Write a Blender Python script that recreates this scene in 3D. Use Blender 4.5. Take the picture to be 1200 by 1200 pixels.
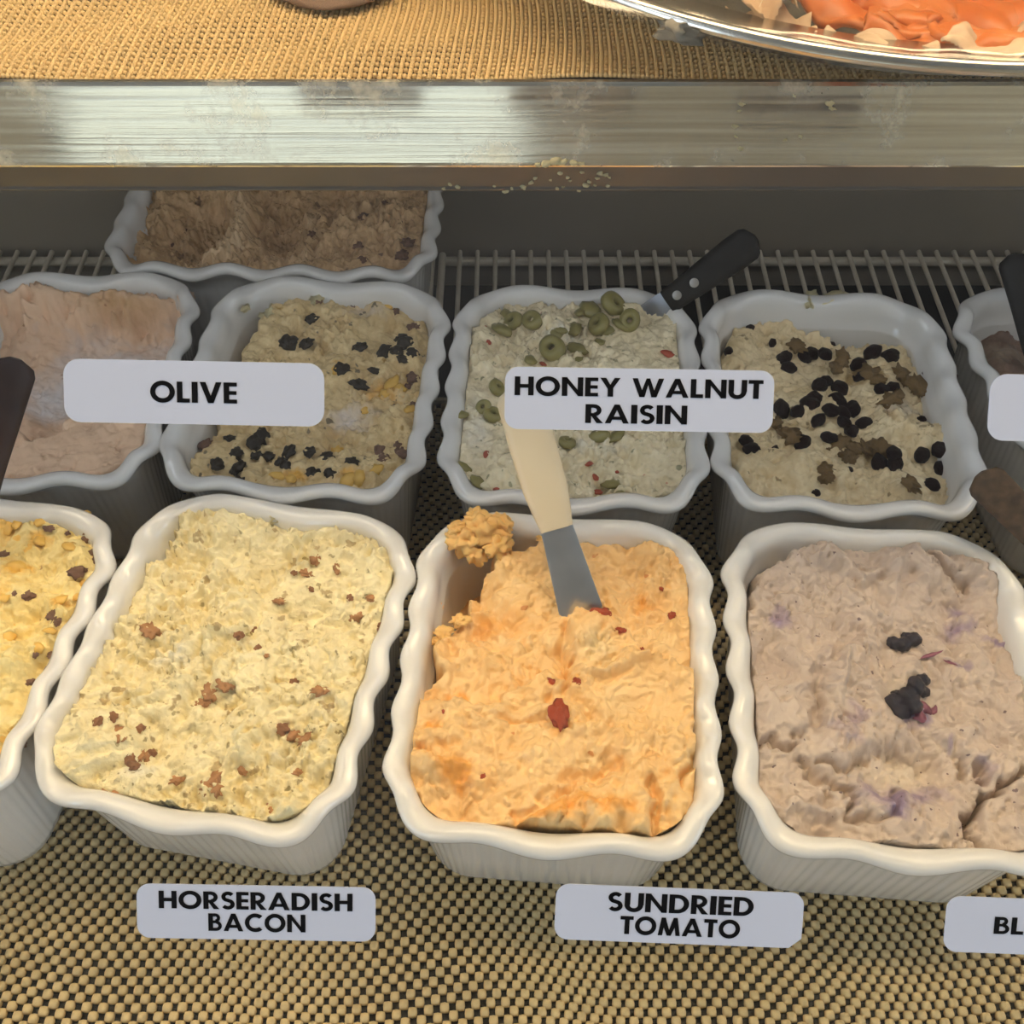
import bpy, math, random
import numpy as np
from mathutils import Vector, Matrix

for o in list(bpy.data.objects):
    bpy.data.objects.remove(o)
SC = bpy.context.scene
COL = SC.collection
random.seed(7)

# ------------------------------------------------------------------ camera
F = 1200.0
PITCH = math.radians(52)
CAM = np.array([0.0, 0.0, 0.61])
cd = bpy.data.cameras.new('camera')
cd.sensor_width = 36
cd.lens = 36 * F / 1200
cd.clip_start = 0.01
cam = bpy.data.objects.new('camera', cd)
COL.objects.link(cam)
cam.location = CAM
cam.rotation_euler = (math.pi / 2 - PITCH, 0, 0)
SC.camera = cam
# ------------------------------------------------------------------ world
w = bpy.data.worlds.new('world')
SC.world = w
w.use_nodes = True
w.node_tree.nodes['Background'].inputs[0].default_value = (0.62, 0.78, 1.0, 1)
w.node_tree.nodes['Background'].inputs[1].default_value = 1.0
vs = SC.view_settings
vs.view_transform = 'Standard'
vs.look = 'None'
vs.gamma = 1
vs.exposure = 0.0
vs.use_curve_mapping = False
LAMP_COL = (1.0, 0.77, 0.47)
LAMP_E = 16.5        # warm strip lamp hung over the case
TUBE_E = 21.0        # warm tube inside the top of the case
WIN_COL = (0.93, 1.0, 0.92)
UNDER_FILL_E = 5.6  # fill strip added under the shelf to lift the back row
SIDE_FILL_E = 6.0  # glow of the side windows added for fill
WIN_E = 1.85          # daylight in the shop window
STREET_COL = (0.72, 0.86, 1.0)
STREET_E = 0.75       # the street seen through its lower panes
CEIL_COL = (0.95, 0.97, 1.0)
CEIL_FILL_E = 6.0         # added ceiling panels, out of view, raise the ambient light

FW = np.array([0, math.cos(PITCH), -math.sin(PITCH)])
UP = np.array([0, math.sin(PITCH), math.cos(PITCH)])
RT = np.array([1.0, 0, 0])


def ray(u, v):
    return FW + RT * (u - 600) / F + UP * (600 - v) / F


def P(u, v, z):
    """point on the horizontal plane z seen at photo pixel u, v"""
    d = ray(u, v)
    t = (z - CAM[2]) / d[2]
    return CAM + d * t


def proj(X, Y, Z):
    dy = Y - CAM[1]
    dz = Z - CAM[2]
    dep = dy * FW[1] + dz * FW[2]
    return 600 + F * (X - CAM[0]) / dep, 600 - F * (dy * UP[1] + dz * UP[2]) / dep


# ------------------------------------------------------------------ helpers
def mesh_obj(name, verts, faces, mat=None, parent=None, smooth=True, autosmooth=None):
    me = bpy.data.meshes.new(name)
    me.from_pydata([tuple(map(float, v)) for v in verts], [], [tuple(map(int, f)) for f in faces])
    me.update()
    if smooth:
        me.polygons.foreach_set('use_smooth', np.ones(len(me.polygons), bool))
    if autosmooth:
        try:
            me.set_sharp_from_angle(angle=math.radians(autosmooth))
        except Exception:
            pass
    if mat:
        me.materials.append(mat)
    o = bpy.data.objects.new(name, me)
    COL.objects.link(o)
    if parent:
        o.parent = parent
    return o


def np_mesh(name, V, Fq, mat=None, parent=None, smooth=True):
    """fast mesh from arrays; Fq (n,k) with constant k"""
    me = bpy.data.meshes.new(name)
    V = np.asarray(V, np.float32)
    Fq = np.asarray(Fq, np.int32)
    n, k = Fq.shape
    me.vertices.add(len(V))
    me.vertices.foreach_set('co', V.ravel())
    me.loops.add(n * k)
    me.loops.foreach_set('vertex_index', Fq.ravel())
    me.polygons.add(n)
    me.polygons.foreach_set('loop_start', np.arange(0, n * k, k, dtype=np.int32))
    me.polygons.foreach_set('loop_total', np.full(n, k, np.int32))
    me.polygons.foreach_set('use_smooth', np.full(n, smooth))
    me.update(calc_edges=True)
    me.validate()
    if mat:
        me.materials.append(mat)
    o = bpy.data.objects.new(name, me)
    COL.objects.link(o)
    if parent:
        o.parent = parent
    return o


def box_vf(x0, x1, y0, y1, z0, z1):
    v = [(x0, y0, z0), (x1, y0, z0), (x1, y1, z0), (x0, y1, z0), (x0, y0, z1), (x1, y0, z1), (x1, y1, z1), (x0, y1, z1)]
    f = [(3, 2, 1, 0), (4, 5, 6, 7), (0, 1, 5, 4), (1, 2, 6, 5), (2, 3, 7, 6), (3, 0, 4, 7)]
    return v, f


def box(name, b, mat, parent=None, bevel=0):
    v, f = box_vf(*b)
    o = mesh_obj(name, v, f, mat, parent, smooth=False)
    if bevel:
        m = o.modifiers.new('bevel', 'BEVEL')
        m.width = bevel
        m.segments = 3
    return o


def empty(name, loc=(0, 0, 0)):
    o = bpy.data.objects.new(name, None)
    o.empty_display_size = 0.02
    COL.objects.link(o)
    o.location = loc
    return o


def tag(o, label=None, cat=None, group=None, kind=None):
    if label:
        o['label'] = label
    if cat:
        o['category'] = cat
    if group:
        o['group'] = group
    if kind:
        o['kind'] = kind
    return o


# ------------------------------------------------------------------ numpy noise
def _hash(ix, iy, seed):
    h = (ix.astype(np.int64) * 374761393 + iy.astype(np.int64) * 668265263 + seed * 1442695041) & 0xFFFFFFFF
    h = ((h ^ (h >> 13)) * 1274126177) & 0xFFFFFFFF
    h = h ^ (h >> 16)
    return (h & 0xFFFF) / 65535.0 * 2 - 1


def vn(x, y, seed=0):
    ix = np.floor(x)
    iy = np.floor(y)
    fx = x - ix
    fy = y - iy
    fx = fx * fx * fx * (fx * (fx * 6 - 15) + 10)
    fy = fy * fy * fy * (fy * (fy * 6 - 15) + 10)
    a = _hash(ix, iy, seed)
    b = _hash(ix + 1, iy, seed)
    c = _hash(ix, iy + 1, seed)
    d = _hash(ix + 1, iy + 1, seed)
    return (a * (1 - fx) + b * fx) * (1 - fy) + (c * (1 - fx) + d * fx) * fy


def fbm(x, y, seed=0, octv=4, gain=0.5):
    s = 0
    a = 1.0
    for i in range(octv):
        s = s + a * vn(x + 13.7 * i, y - 7.3 * i, seed + i)
        x, y = (x * 1.6 + y * 1.2), (y * 1.6 - x * 1.2)
        a *= gain
    return s


def sstep(a, b, x):
    t = np.clip((x - a) / (b - a), 0, 1)
    return t * t * (3 - 2 * t)


# ------------------------------------------------------------------ material helpers
def new_mat(name):
    m = bpy.data.materials.new(name)
    m.use_nodes = True
    nt = m.node_tree
    return m, nt, nt.nodes['Principled BSDF']


def N(nt, typ, **kw):
    n = nt.nodes.new(typ)
    for k, v in kw.items():
        if k.startswith('i_'):
            key = k[2:]
            key = int(key) if key.isdigit() else key.replace('_', ' ')
            n.inputs[key].default_value = v
        else:
            setattr(n, k, v)
    return n


def simple(name, col, rough=0.5, metal=0.0, noise=None, bump=None, coat=0.0, spec=None, sss=0):
    """noise=(scale, other colour, contrast); bump=(scale, strength, distance)"""
    m, nt, b = new_mat(name)
    L = nt.links
    b.inputs['Base Color'].default_value = (*col, 1)
    b.inputs['Roughness'].default_value = rough
    b.inputs['Metallic'].default_value = metal
    b.inputs['Coat Weight'].default_value = coat
    if spec is not None:
        b.inputs['Specular IOR Level'].default_value = spec
    if sss:
        b.inputs['Subsurface Weight'].default_value = sss
        b.inputs['Subsurface Radius'].default_value = (1, .6, .4)
        b.inputs['Subsurface Scale'].default_value = 0.003
    tc = N(nt, 'ShaderNodeTexCoord')
    if noise:
        n = N(nt, 'ShaderNodeTexNoise', i_Scale=noise[0], i_Detail=5.0)
        L.new(tc.outputs['Object'], n.inputs['Vector'])
        r = N(nt, 'ShaderNodeMapRange', i_1=0.5 - noise[2], i_2=0.5 + noise[2])
        L.new(n.outputs['Fac'], r.inputs[0])
        mx = N(nt, 'ShaderNodeMix', data_type='RGBA')
        mx.inputs[6].default_value = (*col, 1)
        mx.inputs[7].default_value = (*noise[1], 1)
        L.new(r.outputs[0], mx.inputs[0])
        L.new(mx.outputs[2], b.inputs['Base Color'])
    if bump:
        n = N(nt, 'ShaderNodeTexNoise', i_Scale=bump[0], i_Detail=4.0)
        L.new(tc.outputs['Object'], n.inputs['Vector'])
        bp = N(nt, 'ShaderNodeBump', i_Strength=bump[1], i_Distance=bump[2])
        L.new(n.outputs['Fac'], bp.inputs['Height'])
        L.new(bp.outputs[0], b.inputs['Normal'])
    return m


def emit(name, col, e):
    m, nt, b = new_mat(name)
    nt.nodes.remove(b)
    em = N(nt, 'ShaderNodeEmission')
    em.inputs[0].default_value = (*col, 1)
    em.inputs[1].default_value = e
    nt.links.new(em.outputs[0], nt.nodes['Material Output'].inputs[0])
    return m


M = {}
M['ceramic'] = simple('glazed_white_ceramic', (0.74, 0.725, 0.70), 0.16, coat=0.3)
M['wall_paint'] = simple('shop_wall_paint', (0.70, 0.62, 0.52), 0.8, noise=(3, (0.64, 0.56, 0.47), .3))
M['ceiling'] = simple('ceiling_paint', (0.26, 0.25, 0.24), 0.9, noise=(2, (0.22, 0.21, 0.2), .3))
M['floor'] = simple('shop_floor_tile', (0.30, 0.25, 0.21), 0.4, noise=(4, (0.24, 0.2, 0.17), .3))
M['frame'] = simple('window_frame_paint', (0.05, 0.05, 0.05), 0.4, noise=(20, (0.07, 0.07, 0.07), .3))
M['sky_pane'] = emit('daylit_window_pane', WIN_COL, WIN_E)
M['street_pane'] = emit('street_seen_through_window', STREET_COL, STREET_E)
M['side_pane'] = emit('side_window_fill', STREET_COL, SIDE_FILL_E)
M['lamp'] = emit('lit_warm_tube', LAMP_COL, LAMP_E)
M['tube'] = emit('lit_warm_tube_in_case', LAMP_COL, TUBE_E)
M['under'] = emit('cool_fill_strip', (0.94, 0.96, 1.0), UNDER_FILL_E)
M['ceil_fill'] = emit('ceiling_fill_diffuser', CEIL_COL, CEIL_FILL_E)
M['white_metal'] = simple('white_enamel', (0.7, 0.7, 0.68), 0.35, noise=(15, (0.62, 0.62, 0.6), .3))
M['dark_deck'] = simple('dark_deck_metal', (0.018, 0.016, 0.015), 0.6, noise=(9, (0.03, 0.026, 0.024), .3))
M['back_metal'] = simple('dull_grey_back_panel', (0.40, 0.35, 0.28), 0.42, metal=0.2, noise=(6, (0.32, 0.285, 0.24), .25), bump=(40, .1, .001))
M['wire'] = simple('cream_coated_wire', (0.80, 0.73, 0.60), 0.4, noise=(60, (0.66, 0.59, 0.47), .25))
M['liner'] = simple('tan_rubber_liner', (0.66, 0.51, 0.27), 0.75, noise=(30, (0.58, 0.44, 0.22), .25))
M['liner_up'] = simple('tan_woven_liner', (0.76, 0.55, 0.28), 0.8, noise=(25, (0.66, 0.47, 0.23), .25))
M['label'] = simple('cool_lit_white_vinyl', (0.55, 0.585, 0.70), 0.45, noise=(12, (0.53, 0.565, 0.68), .3), spec=.2)  # white vinyl; the cool, dim light on it is put into the colour
M['ink'] = simple('black_print', (0.005, 0.005, 0.006), 0.6, noise=(60, (0.007, 0.007, 0.008), .3), spec=.08)
M['steel'] = simple('brushed_blade_steel', (0.72, 0.73, 0.74), 0.34, metal=1.0, noise=(40, (0.5, 0.52, 0.54), .3), bump=(300, .12, .0004))
M['dull_steel'] = simple('dull_blade_steel', (0.30, 0.31, 0.34), 0.4, metal=0.8, noise=(40, (0.24, 0.25, 0.28), .3))
M['ivory'] = simple('ivory_plastic', (0.72, 0.62, 0.44), 0.38, noise=(35, (0.66, 0.55, 0.37), .25))
M['black_h'] = simple('black_plastic_handle', (0.016, 0.014, 0.013), 0.55, noise=(90, (0.030, 0.026, 0.023), .25), bump=(250, .3, .0006), spec=.2)
M['worn_h'] = simple('worn_brown_wood_handle', (0.115, 0.070, 0.036), 0.75, noise=(160, (0.05, 0.030, 0.016), .2), bump=(350, .5, .0008))
M['maroon_h'] = simple('dark_maroon_handle', (0.022, 0.010, 0.009), 0.5, noise=(60, (0.04, 0.022, 0.018), .25), spec=.25)
M['rivet'] = simple('rivet_metal', (0.34, 0.32, 0.30), 0.4, metal=0.8, noise=(60, (0.28, 0.26, 0.24), .3))


def trim_material():
    m, nt, b = new_mat('brushed_aluminium_trim')
    L = nt.links
    b.inputs['Metallic'].default_value = 1.0
    tc = N(nt, 'ShaderNodeTexCoord')
    mp = N(nt, 'ShaderNodeMapping')
    mp.inputs['Scale'].default_value = (6, 420, 420)
    L.new(tc.outputs['Object'], mp.inputs['Vector'])
    n = N(nt, 'ShaderNodeTexNoise', i_Scale=1.0, i_Detail=6.0)
    L.new(mp.outputs[0], n.inputs['Vector'])
    r = N(nt, 'ShaderNodeMapRange', i_1=0.3, i_2=0.75, i_3=0.05, i_4=0.20)
    L.new(n.outputs['Fac'], r.inputs[0])
    L.new(r.outputs[0], b.inputs['Roughness'])
    bp = N(nt, 'ShaderNodeBump', i_Strength=0.10, i_Distance=0.0004)
    L.new(n.outputs['Fac'], bp.inputs['Height'])
    L.new(bp.outputs[0], b.inputs['Normal'])
    # dried smears of cream cheese and wear on the metal
    n2 = N(nt, 'ShaderNodeTexNoise', i_Scale=38.0, i_Detail=8.0, i_Roughness=0.7)
    L.new(tc.outputs['Object'], n2.inputs['Vector'])
    r2 = N(nt, 'ShaderNodeMapRange', i_1=0.56, i_2=0.72)
    L.new(n2.outputs['Fac'], r2.inputs[0])
    mx = N(nt, 'ShaderNodeMix', data_type='RGBA')
    mx.inputs[6].default_value = (0.66, 0.64, 0.58, 1)
    rs = N(nt, 'ShaderNodeMapRange', i_1=0.32, i_2=0.68)
    L.new(n.outputs['Fac'], rs.inputs[0])
    ms = N(nt, 'ShaderNodeMix', data_type='RGBA')
    ms.inputs[6].default_value = (0.56, 0.53, 0.46, 1)
    ms.inputs[7].default_value = (0.76, 0.74, 0.68, 1)
    L.new(rs.outputs[0], ms.inputs[0])
    L.new(ms.outputs[2], mx.inputs[6])
    mx.inputs[7].default_value = (0.72, 0.66, 0.52, 1)
    L.new(r2.outputs[0], mx.inputs[0])
    L.new(mx.outputs[2], b.inputs['Base Color'])
    r3 = N(nt, 'ShaderNodeMapRange', i_1=0.50, i_2=0.74, i_3=0.92, i_4=0.35)
    L.new(n2.outputs['Fac'], r3.inputs[0])
    L.new(r3.outputs[0], b.inputs['Metallic'])
    return m


M['trim'] = trim_material()


def schlick(nt, f0, gain=1.0):
    lw = N(nt, 'ShaderNodeLayerWeight', i_Blend=0.5)
    pw = N(nt, 'ShaderNodeMath', operation='POWER')
    pw.inputs[1].default_value = 5.0
    nt.links.new(lw.outputs['Facing'], pw.inputs[0])
    ma = N(nt, 'ShaderNodeMath', operation='MULTIPLY_ADD')
    ma.inputs[1].default_value = (1 - f0) * gain
    ma.inputs[2].default_value = f0
    nt.links.new(pw.outputs[0], ma.inputs[0])
    return ma


def glass_material():
    m, nt, b = new_mat('case_glass')
    L = nt.links
    nt.nodes.remove(b)
    fr = schlick(nt, 0.022)
    tr = N(nt, 'ShaderNodeBsdfTransparent')
    tr.inputs[0].default_value = (0.985, 0.992, 0.99, 1)
    gl = N(nt, 'ShaderNodeBsdfGlossy')
    gl.inputs['Roughness'].default_value = 0.02
    mx = N(nt, 'ShaderNodeMixShader')
    L.new(fr.outputs[0], mx.inputs[0])
    L.new(tr.outputs[0], mx.inputs[1])
    L.new(gl.outputs[0], mx.inputs[2])
    # faint greasy film and dust on the pane
    tc = N(nt, 'ShaderNodeTexCoord')
    n = N(nt, 'ShaderNodeTexNoise', i_Scale=7.0, i_Detail=5.0)
    L.new(tc.outputs['Object'], n.inputs['Vector'])
    r = N(nt, 'ShaderNodeMapRange', i_1=0.45, i_2=0.75, i_3=0.001, i_4=0.012)
    L.new(n.outputs['Fac'], r.inputs[0])
    df = N(nt, 'ShaderNodeBsdfDiffuse')
    df.inputs[0].default_value = (0.8, 0.8, 0.85, 1)
    mx2 = N(nt, 'ShaderNodeMixShader')
    L.new(r.outputs[0], mx2.inputs[0])
    L.new(mx.outputs[0], mx2.inputs[1])
    L.new(df.outputs[0], mx2.inputs[2])
    L.new(mx2.outputs[0], nt.nodes['Material Output'].inputs[0])
    return m


M['glass'] = glass_material()


def wrap_material():
    m, nt, b = new_mat('cling_film')
    L = nt.links
    nt.nodes.remove(b)
    fr = schlick(nt, 0.05)
    tr = N(nt, 'ShaderNodeBsdfTransparent')
    tr.inputs[0].default_value = (0.95, 0.94, 0.92, 1)
    gl = N(nt, 'ShaderNodeBsdfGlossy')
    gl.inputs['Roughness'].default_value = 0.12
    mt = N(nt, 'ShaderNodeMath', operation='MULTIPLY_ADD')
    mt.inputs[1].default_value = 1.0
    mt.inputs[2].default_value = 0.03
    L.new(fr.outputs[0], mt.inputs[0])
    mx = N(nt, 'ShaderNodeMixShader')
    L.new(mt.outputs[0], mx.inputs[0])
    L.new(tr.outputs[0], mx.inputs[1])
    L.new(gl.outputs[0], mx.inputs[2])
    L.new(mx.outputs[0], nt.nodes['Material Output'].inputs[0])
    return m


M['wrap'] = wrap_material()
M['crease_glint'] = simple('film_crease_glint', (0.85, 0.78, 0.66), 0.2, noise=(200, (0.75, 0.68, 0.56), .3))  # pale colour stands for the glints on the film's creases
M['twist'] = simple('scrunched_film', (0.62, 0.56, 0.46), 0.25, noise=(300, (0.4, 0.36, 0.3), .2), bump=(500, .8, .001))
M['foil'] = simple('silver_foil_tray', (0.72, 0.70, 0.66), 0.22, metal=1.0, noise=(30, (0.6, 0.58, 0.54), .3), bump=(90, .15, .001))
M['salmon'] = simple('orange_salmon', (0.62, 0.15, 0.028), 0.35, noise=(45, (0.66, 0.23, 0.07), .18), bump=(120, .4, .001), sss=.2)
M['paper'] = simple('translucent_deli_paper', (0.60, 0.42, 0.28), 0.5, noise=(20, (0.66, 0.50, 0.36), .25), bump=(60, .2, .001))


def spread_material(name, c1, c2, c_tint, c_tint2, scale=70, speck=None, bump=0.5, rough=0.5, sss=0.0):
    m, nt, b = new_mat(name)
    L = nt.links
    b.inputs['Roughness'].default_value = rough
    b.inputs['Subsurface Weight'].default_value = sss
    b.inputs['Subsurface Radius'].default_value = (1, .7, .45)
    b.inputs['Subsurface Scale'].default_value = 0.003
    tc = N(nt, 'ShaderNodeTexCoord')
    n = N(nt, 'ShaderNodeTexNoise', i_Scale=scale, i_Detail=6.0, i_Roughness=0.6, i_Distortion=0.6)
    L.new(tc.outputs['Object'], n.inputs['Vector'])
    r = N(nt, 'ShaderNodeMapRange', i_1=0.36, i_2=0.66)
    L.new(n.outputs['Fac'], r.inputs[0])
    mx = N(nt, 'ShaderNodeMix', data_type='RGBA')
    mx.inputs[6].default_value = (*c1, 1)
    mx.inputs[7].default_value = (*c2, 1)
    L.new(r.outputs[0], mx.inputs[0])
    col = mx.outputs[2]
    for att, cc in (('tint', c_tint), ('tint2', c_tint2)):
        a = N(nt, 'ShaderNodeAttribute', attribute_name=att)
        # break the blotch edges up with the grain
        ad = N(nt, 'ShaderNodeMath', operation='MULTIPLY_ADD')
        L.new(n.outputs['Fac'], ad.inputs[0])
        ad.inputs[1].default_value = 1.2
        ad.inputs[2].default_value = -0.6
        ad2 = N(nt, 'ShaderNodeMath', operation='ADD')
        L.new(a.outputs['Fac'], ad2.inputs[0])
        L.new(ad.outputs[0], ad2.inputs[1])
        rr_ = N(nt, 'ShaderNodeMapRange', i_1=0.25, i_2=0.95, i_4=0.9)
        L.new(ad2.outputs[0], rr_.inputs[0])
        mm = N(nt, 'ShaderNodeMix', data_type='RGBA')
        L.new(rr_.outputs[0], mm.inputs[0])
        L.new(col, mm.inputs[6])
        mm.inputs[7].default_value = (*cc, 1)
        col = mm.outputs[2]
    if speck:
        for (sc, th, cc) in speck:
            v = N(nt, 'ShaderNodeTexNoise', i_Scale=sc, i_Detail=2.0)
            mp = N(nt, 'ShaderNodeMapping')
            mp.inputs['Location'].default_value = (sc * .37, sc * .11, 1.7)
            L.new(tc.outputs['Object'], mp.inputs['Vector'])
            L.new(mp.outputs[0], v.inputs['Vector'])
            rr_ = N(nt, 'ShaderNodeMapRange', i_1=th, i_2=th + 0.035, i_4=0.85)
            L.new(v.outputs['Fac'], rr_.inputs[0])
            mm = N(nt, 'ShaderNodeMix', data_type='RGBA')
            L.new(rr_.outputs[0], mm.inputs[0])
            L.new(col, mm.inputs[6])
            mm.inputs[7].default_value = (*cc, 1)
            col = mm.outputs[2]
    L.new(col, b.inputs['Base Color'])
    nb = N(nt, 'ShaderNodeTexNoise', i_Scale=420.0, i_Detail=4.0, i_Distortion=0.4)
    L.new(tc.outputs['Object'], nb.inputs['Vector'])
    bp = N(nt, 'ShaderNodeBump', i_Strength=bump, i_Distance=0.0012)
    L.new(nb.outputs['Fac'], bp.inputs['Height'])
    L.new(bp.outputs[0], b.inputs['Normal'])
    return m


# ================================================================== THE SHOP (setting)
FZ, CZ = -0.85, 2.05
RX, RY0, RY1 = 3.2, -3.4, 1.9
s = box('floor', (-RX, RX, RY0, RY1, FZ - .1, FZ), M['floor']); tag(s, kind='structure')
s = box('ceiling', (-RX, RX, RY0, RY1, CZ, CZ + .1), M['ceiling']); tag(s, kind='structure')
s = box('wall_left', (-RX - .1, -RX, RY0, RY1, FZ, CZ), M['wall_paint']); tag(s, kind='structure')
s = box('wall_right', (RX, RX + .1, RY0, RY1, FZ, CZ), M['wall_paint']); tag(s, kind='structure')
s = box('wall_back', (-RX, RX, RY1, RY1 + .1, FZ, CZ), M['wall_paint']); tag(s, kind='structure')
# front wall with the shop window opening
WX0, WX1, WZ0, WZ1 = -1.84, 0.10, -0.60, 0.90
WZM = 0.60
wv, wf = [], []
for b in ((-RX, WX0, RY0 - .1, RY0, FZ, CZ), (WX1, RX, RY0 - .1, RY0, FZ, CZ), (WX0, WX1, RY0 - .1, RY0, FZ, WZ0), (WX0, WX1, RY0 - .1, RY0, WZ1, CZ)):
    v, f = box_vf(*b)
    wf += [tuple(i + len(wv) for i in q) for q in f]
    wv += v
M['front_paint'] = simple('tan_wall_paint', (0.42, 0.33, 0.21), 0.8, noise=(3, (0.36, 0.28, 0.18), .3))
s = mesh_obj('wall_front', wv, wf, M['front_paint'], smooth=False); tag(s, kind='structure')
def fill_window(nm, x, y0, y1, z0, z1, sgn):  # glowing window added out of view as ambient fill
    t = empty(nm, (x, (y0 + y1) / 2, z0)); tag(t, kind='structure')
    in_parent(box('window_pane', (min(x, x - sgn * .02), max(x, x - sgn * .02), y0, y1, z0, z1), M['side_pane']), t)
    xa, xb = min(x, x - sgn * .04), max(x, x - sgn * .04)
    for b in ((y0 - .05, y0, z0, z1), (y1, y1 + .05, z0, z1), (y0 - .05, y1 + .05, z0 - .05, z0), (y0 - .05, y1 + .05, z1, z1 + .05)):
        in_parent(box('window_frame', (xa, xb) + b, M['frame']), t)
win = empty('window_1', ((WX0 + WX1) / 2, RY0, WZ0)); tag(win, kind='structure')
def in_parent(o, par):
    o.parent = par
    o.matrix_parent_inverse = Matrix.Translation(par.location).inverted()
    return o
in_parent(box('window_pane', (WX0, WX1, RY0 - .07, RY0 - .05, WZM, WZ1), M['sky_pane']), win)
in_parent(box('window_pane', (WX0, WX1, RY0 - .07, RY0 - .05, WZ0, WZM), M['street_pane']), win)
for nm, b in (('window_frame', (WX0, WX0 + .05, RY0 - .05, RY0, WZ0, WZ1)), ('window_frame', (WX1 - .05, WX1, RY0 - .05, RY0, WZ0, WZ1)),
              ('window_frame', (WX0, WX1, RY0 - .05, RY0, WZ0, WZ0 + .05)), ('window_frame', (WX0, WX1, RY0 - .05, RY0, WZ1 - .05, WZ1))):
    in_parent(box(nm, b, M['frame']), win)
for i, (lx, ly) in enumerate(((-2.5, -1.0), (2.5, -1.0), (-2.5, .7), (2.5, .7))):  # added fill panels, set wide so the glass does not mirror them
    t = empty('ceiling_fill_panel', (lx, ly, CZ - .05))
    tag(t, 'added square fill panel on the ceiling %s' % ['in front of the case on the window side', 'in front of the case on the far side', 'behind the counter on the window side', 'behind the counter on the far side'][i], 'ceiling fill light', 'added ceiling fill panels')
    in_parent(box('housing', (lx - .32, lx + .32, ly - .32, ly + .32, CZ - .03, CZ), M['white_metal']), t)
    in_parent(box('diffuser', (lx - .3, lx + .3, ly - .3, ly + .3, CZ - .045, CZ - .03), M['ceil_fill']), t)

fill_window('fill_window_2', -RX, -2.8, .3, -.1, 1.5, -1)  # one added on each side for even ambient light
fill_window('fill_window_3', RX, -2.8, .3, -.1, 1.5, 1)

# ================================================================== THE DISPLAY CASE
CX0, CX1 = -0.95, 0.95
case = empty('display_case', (0, .4, FZ))
tag(case, 'refrigerated deli display case with slanted glass front and metal shelf', 'display case')
def cpart(name, b, mat, bevel=0):
    return in_parent(box(name, b, mat, bevel=bevel), case)
DZ = -0.006          # top of the deck plate under the liner
GZ = lambda y: 0.1865 + 0.985 * y      # slanted glass
cpart('base_cabinet', (CX0, CX1, -.18, .98, FZ, -.06), M['white_metal'])
cpart('deck_plate', (CX0 + .02, CX1 - .02, -.15, .585, DZ - .02, DZ), M['dark_deck'])
cpart('air_channel', (CX0 + .02, CX1 - .02, .585, .80, -.06, -.05), M['dark_deck'])
cpart('back_panel', (CX0 + .02, CX1 - .02, .80, .812, -.06, .375), M['back_metal'])
cpart('side_panel', (CX0, CX0 + .02, -.18, .98, -.06, .60), M['white_metal'])
cpart('side_panel', (CX1 - .02, CX1, -.18, .98, -.06, .60), M['white_metal'])
cpart('top_panel', (CX0, CX1, .388, .98, .571, .60), M['white_metal'])
cpart('front_sill', (CX0, CX1, -.20, -.15, -.06, .03), M['white_metal'])
cpart('rear_door', (CX0 + .02, CX1 - .02, .97, .98, .42, .571), M['white_metal'])
# glass
gy0, gy1, th = -.165, .392, .004
gn = Vector((0, -.985, 1)).normalized()
gv = []
for k in (0, 1):
    for x in (CX0 + .02, CX1 - .02):
        for y in (gy0, gy1):
            q = Vector((x, y, GZ(y))) - gn * th * k
            gv.append(q)
gf = [(0, 2, 3, 1), (4, 5, 7, 6), (0, 1, 5, 4), (2, 6, 7, 3), (0, 4, 6, 2), (1, 3, 7, 5)]
g = in_parent(mesh_obj('front_glass', gv, gf, M['glass'], smooth=False), case)

# upper shelf with its bright metal edge
SY = 0.5
ptop = CAM + ray(600, 99) * .438
SZ = float(ptop[2]); SYT = float(ptop[1])
# bright face: from (SYT,SZ) down to the pixel row 195, leaning out
NEL = math.radians(18.4)
dface = np.array([0, -math.sin(NEL), -math.cos(NEL)])
def hit_row(v, p0, dvec):
    d = ray(600, v)
    A = np.array([[d[1], -dvec[1]], [d[2], -dvec[2]]])
    t = np.linalg.solve(A, np.array([p0[1] - CAM[1], p0[2] - CAM[2]]))
    return p0 + dvec * t[1]
p0 = np.array([0, SYT, SZ])
p1 = hit_row(195, p0, dface)
p2 = hit_row(223.5, p1, np.array([0, math.sin(math.radians(12)), -math.cos(math.radians(12))]))
prof = [(SYT + .0036, SZ - .003), (SYT + .0034, SZ + .0004), (SYT + .0022, SZ + .0012), (SYT + .0004, SZ + .0010), (SYT - .0006, SZ - .0004),
        (p1[1] + .0006, p1[2] + .0016), (p1[1] + .0001, p1[2] + .0004), (p1[1] + .0004, p1[2] - .0006)]
lip = [(p1[1] + .0006, p1[2] - .0006), (p2[1], p2[2] + .0022), (p2[1] - .0006, p2[2] + .0012), (p2[1] - .0002, p2[2] + .0002), (p2[1] + .0015, p2[2]), (p2[1] + .012, p2[2] + .001), (p2[1] + .012, p2[2] + .008)]
def extrude_x(name, pr, mat, sharp=35):
    v = [(x, y, z) for x in (CX0 + .021, CX1 - .021) for (y, z) in pr]
    n = len(pr)
    f = [(i, i + 1, n + i + 1, n + i) for i in range(n - 1)]
    return in_parent(mesh_obj(name, v, f, mat, smooth=True, autosmooth=sharp), case)
extrude_x('shelf_edge_trim', prof, M['trim'], 8)
M['lip'] = simple('shelf_lip_metal', (0.17, 0.155, 0.14), 0.42, metal=0.6, noise=(14, (0.14, 0.13, 0.12), .3))
extrude_x('shelf_edge_lip', lip, M['lip'], 8)
cpart('shelf_panel', (CX0 + .021, CX1 - .021, SYT + .004, .96, SZ - .012, SZ - .0035), M['dark_deck'])

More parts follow.
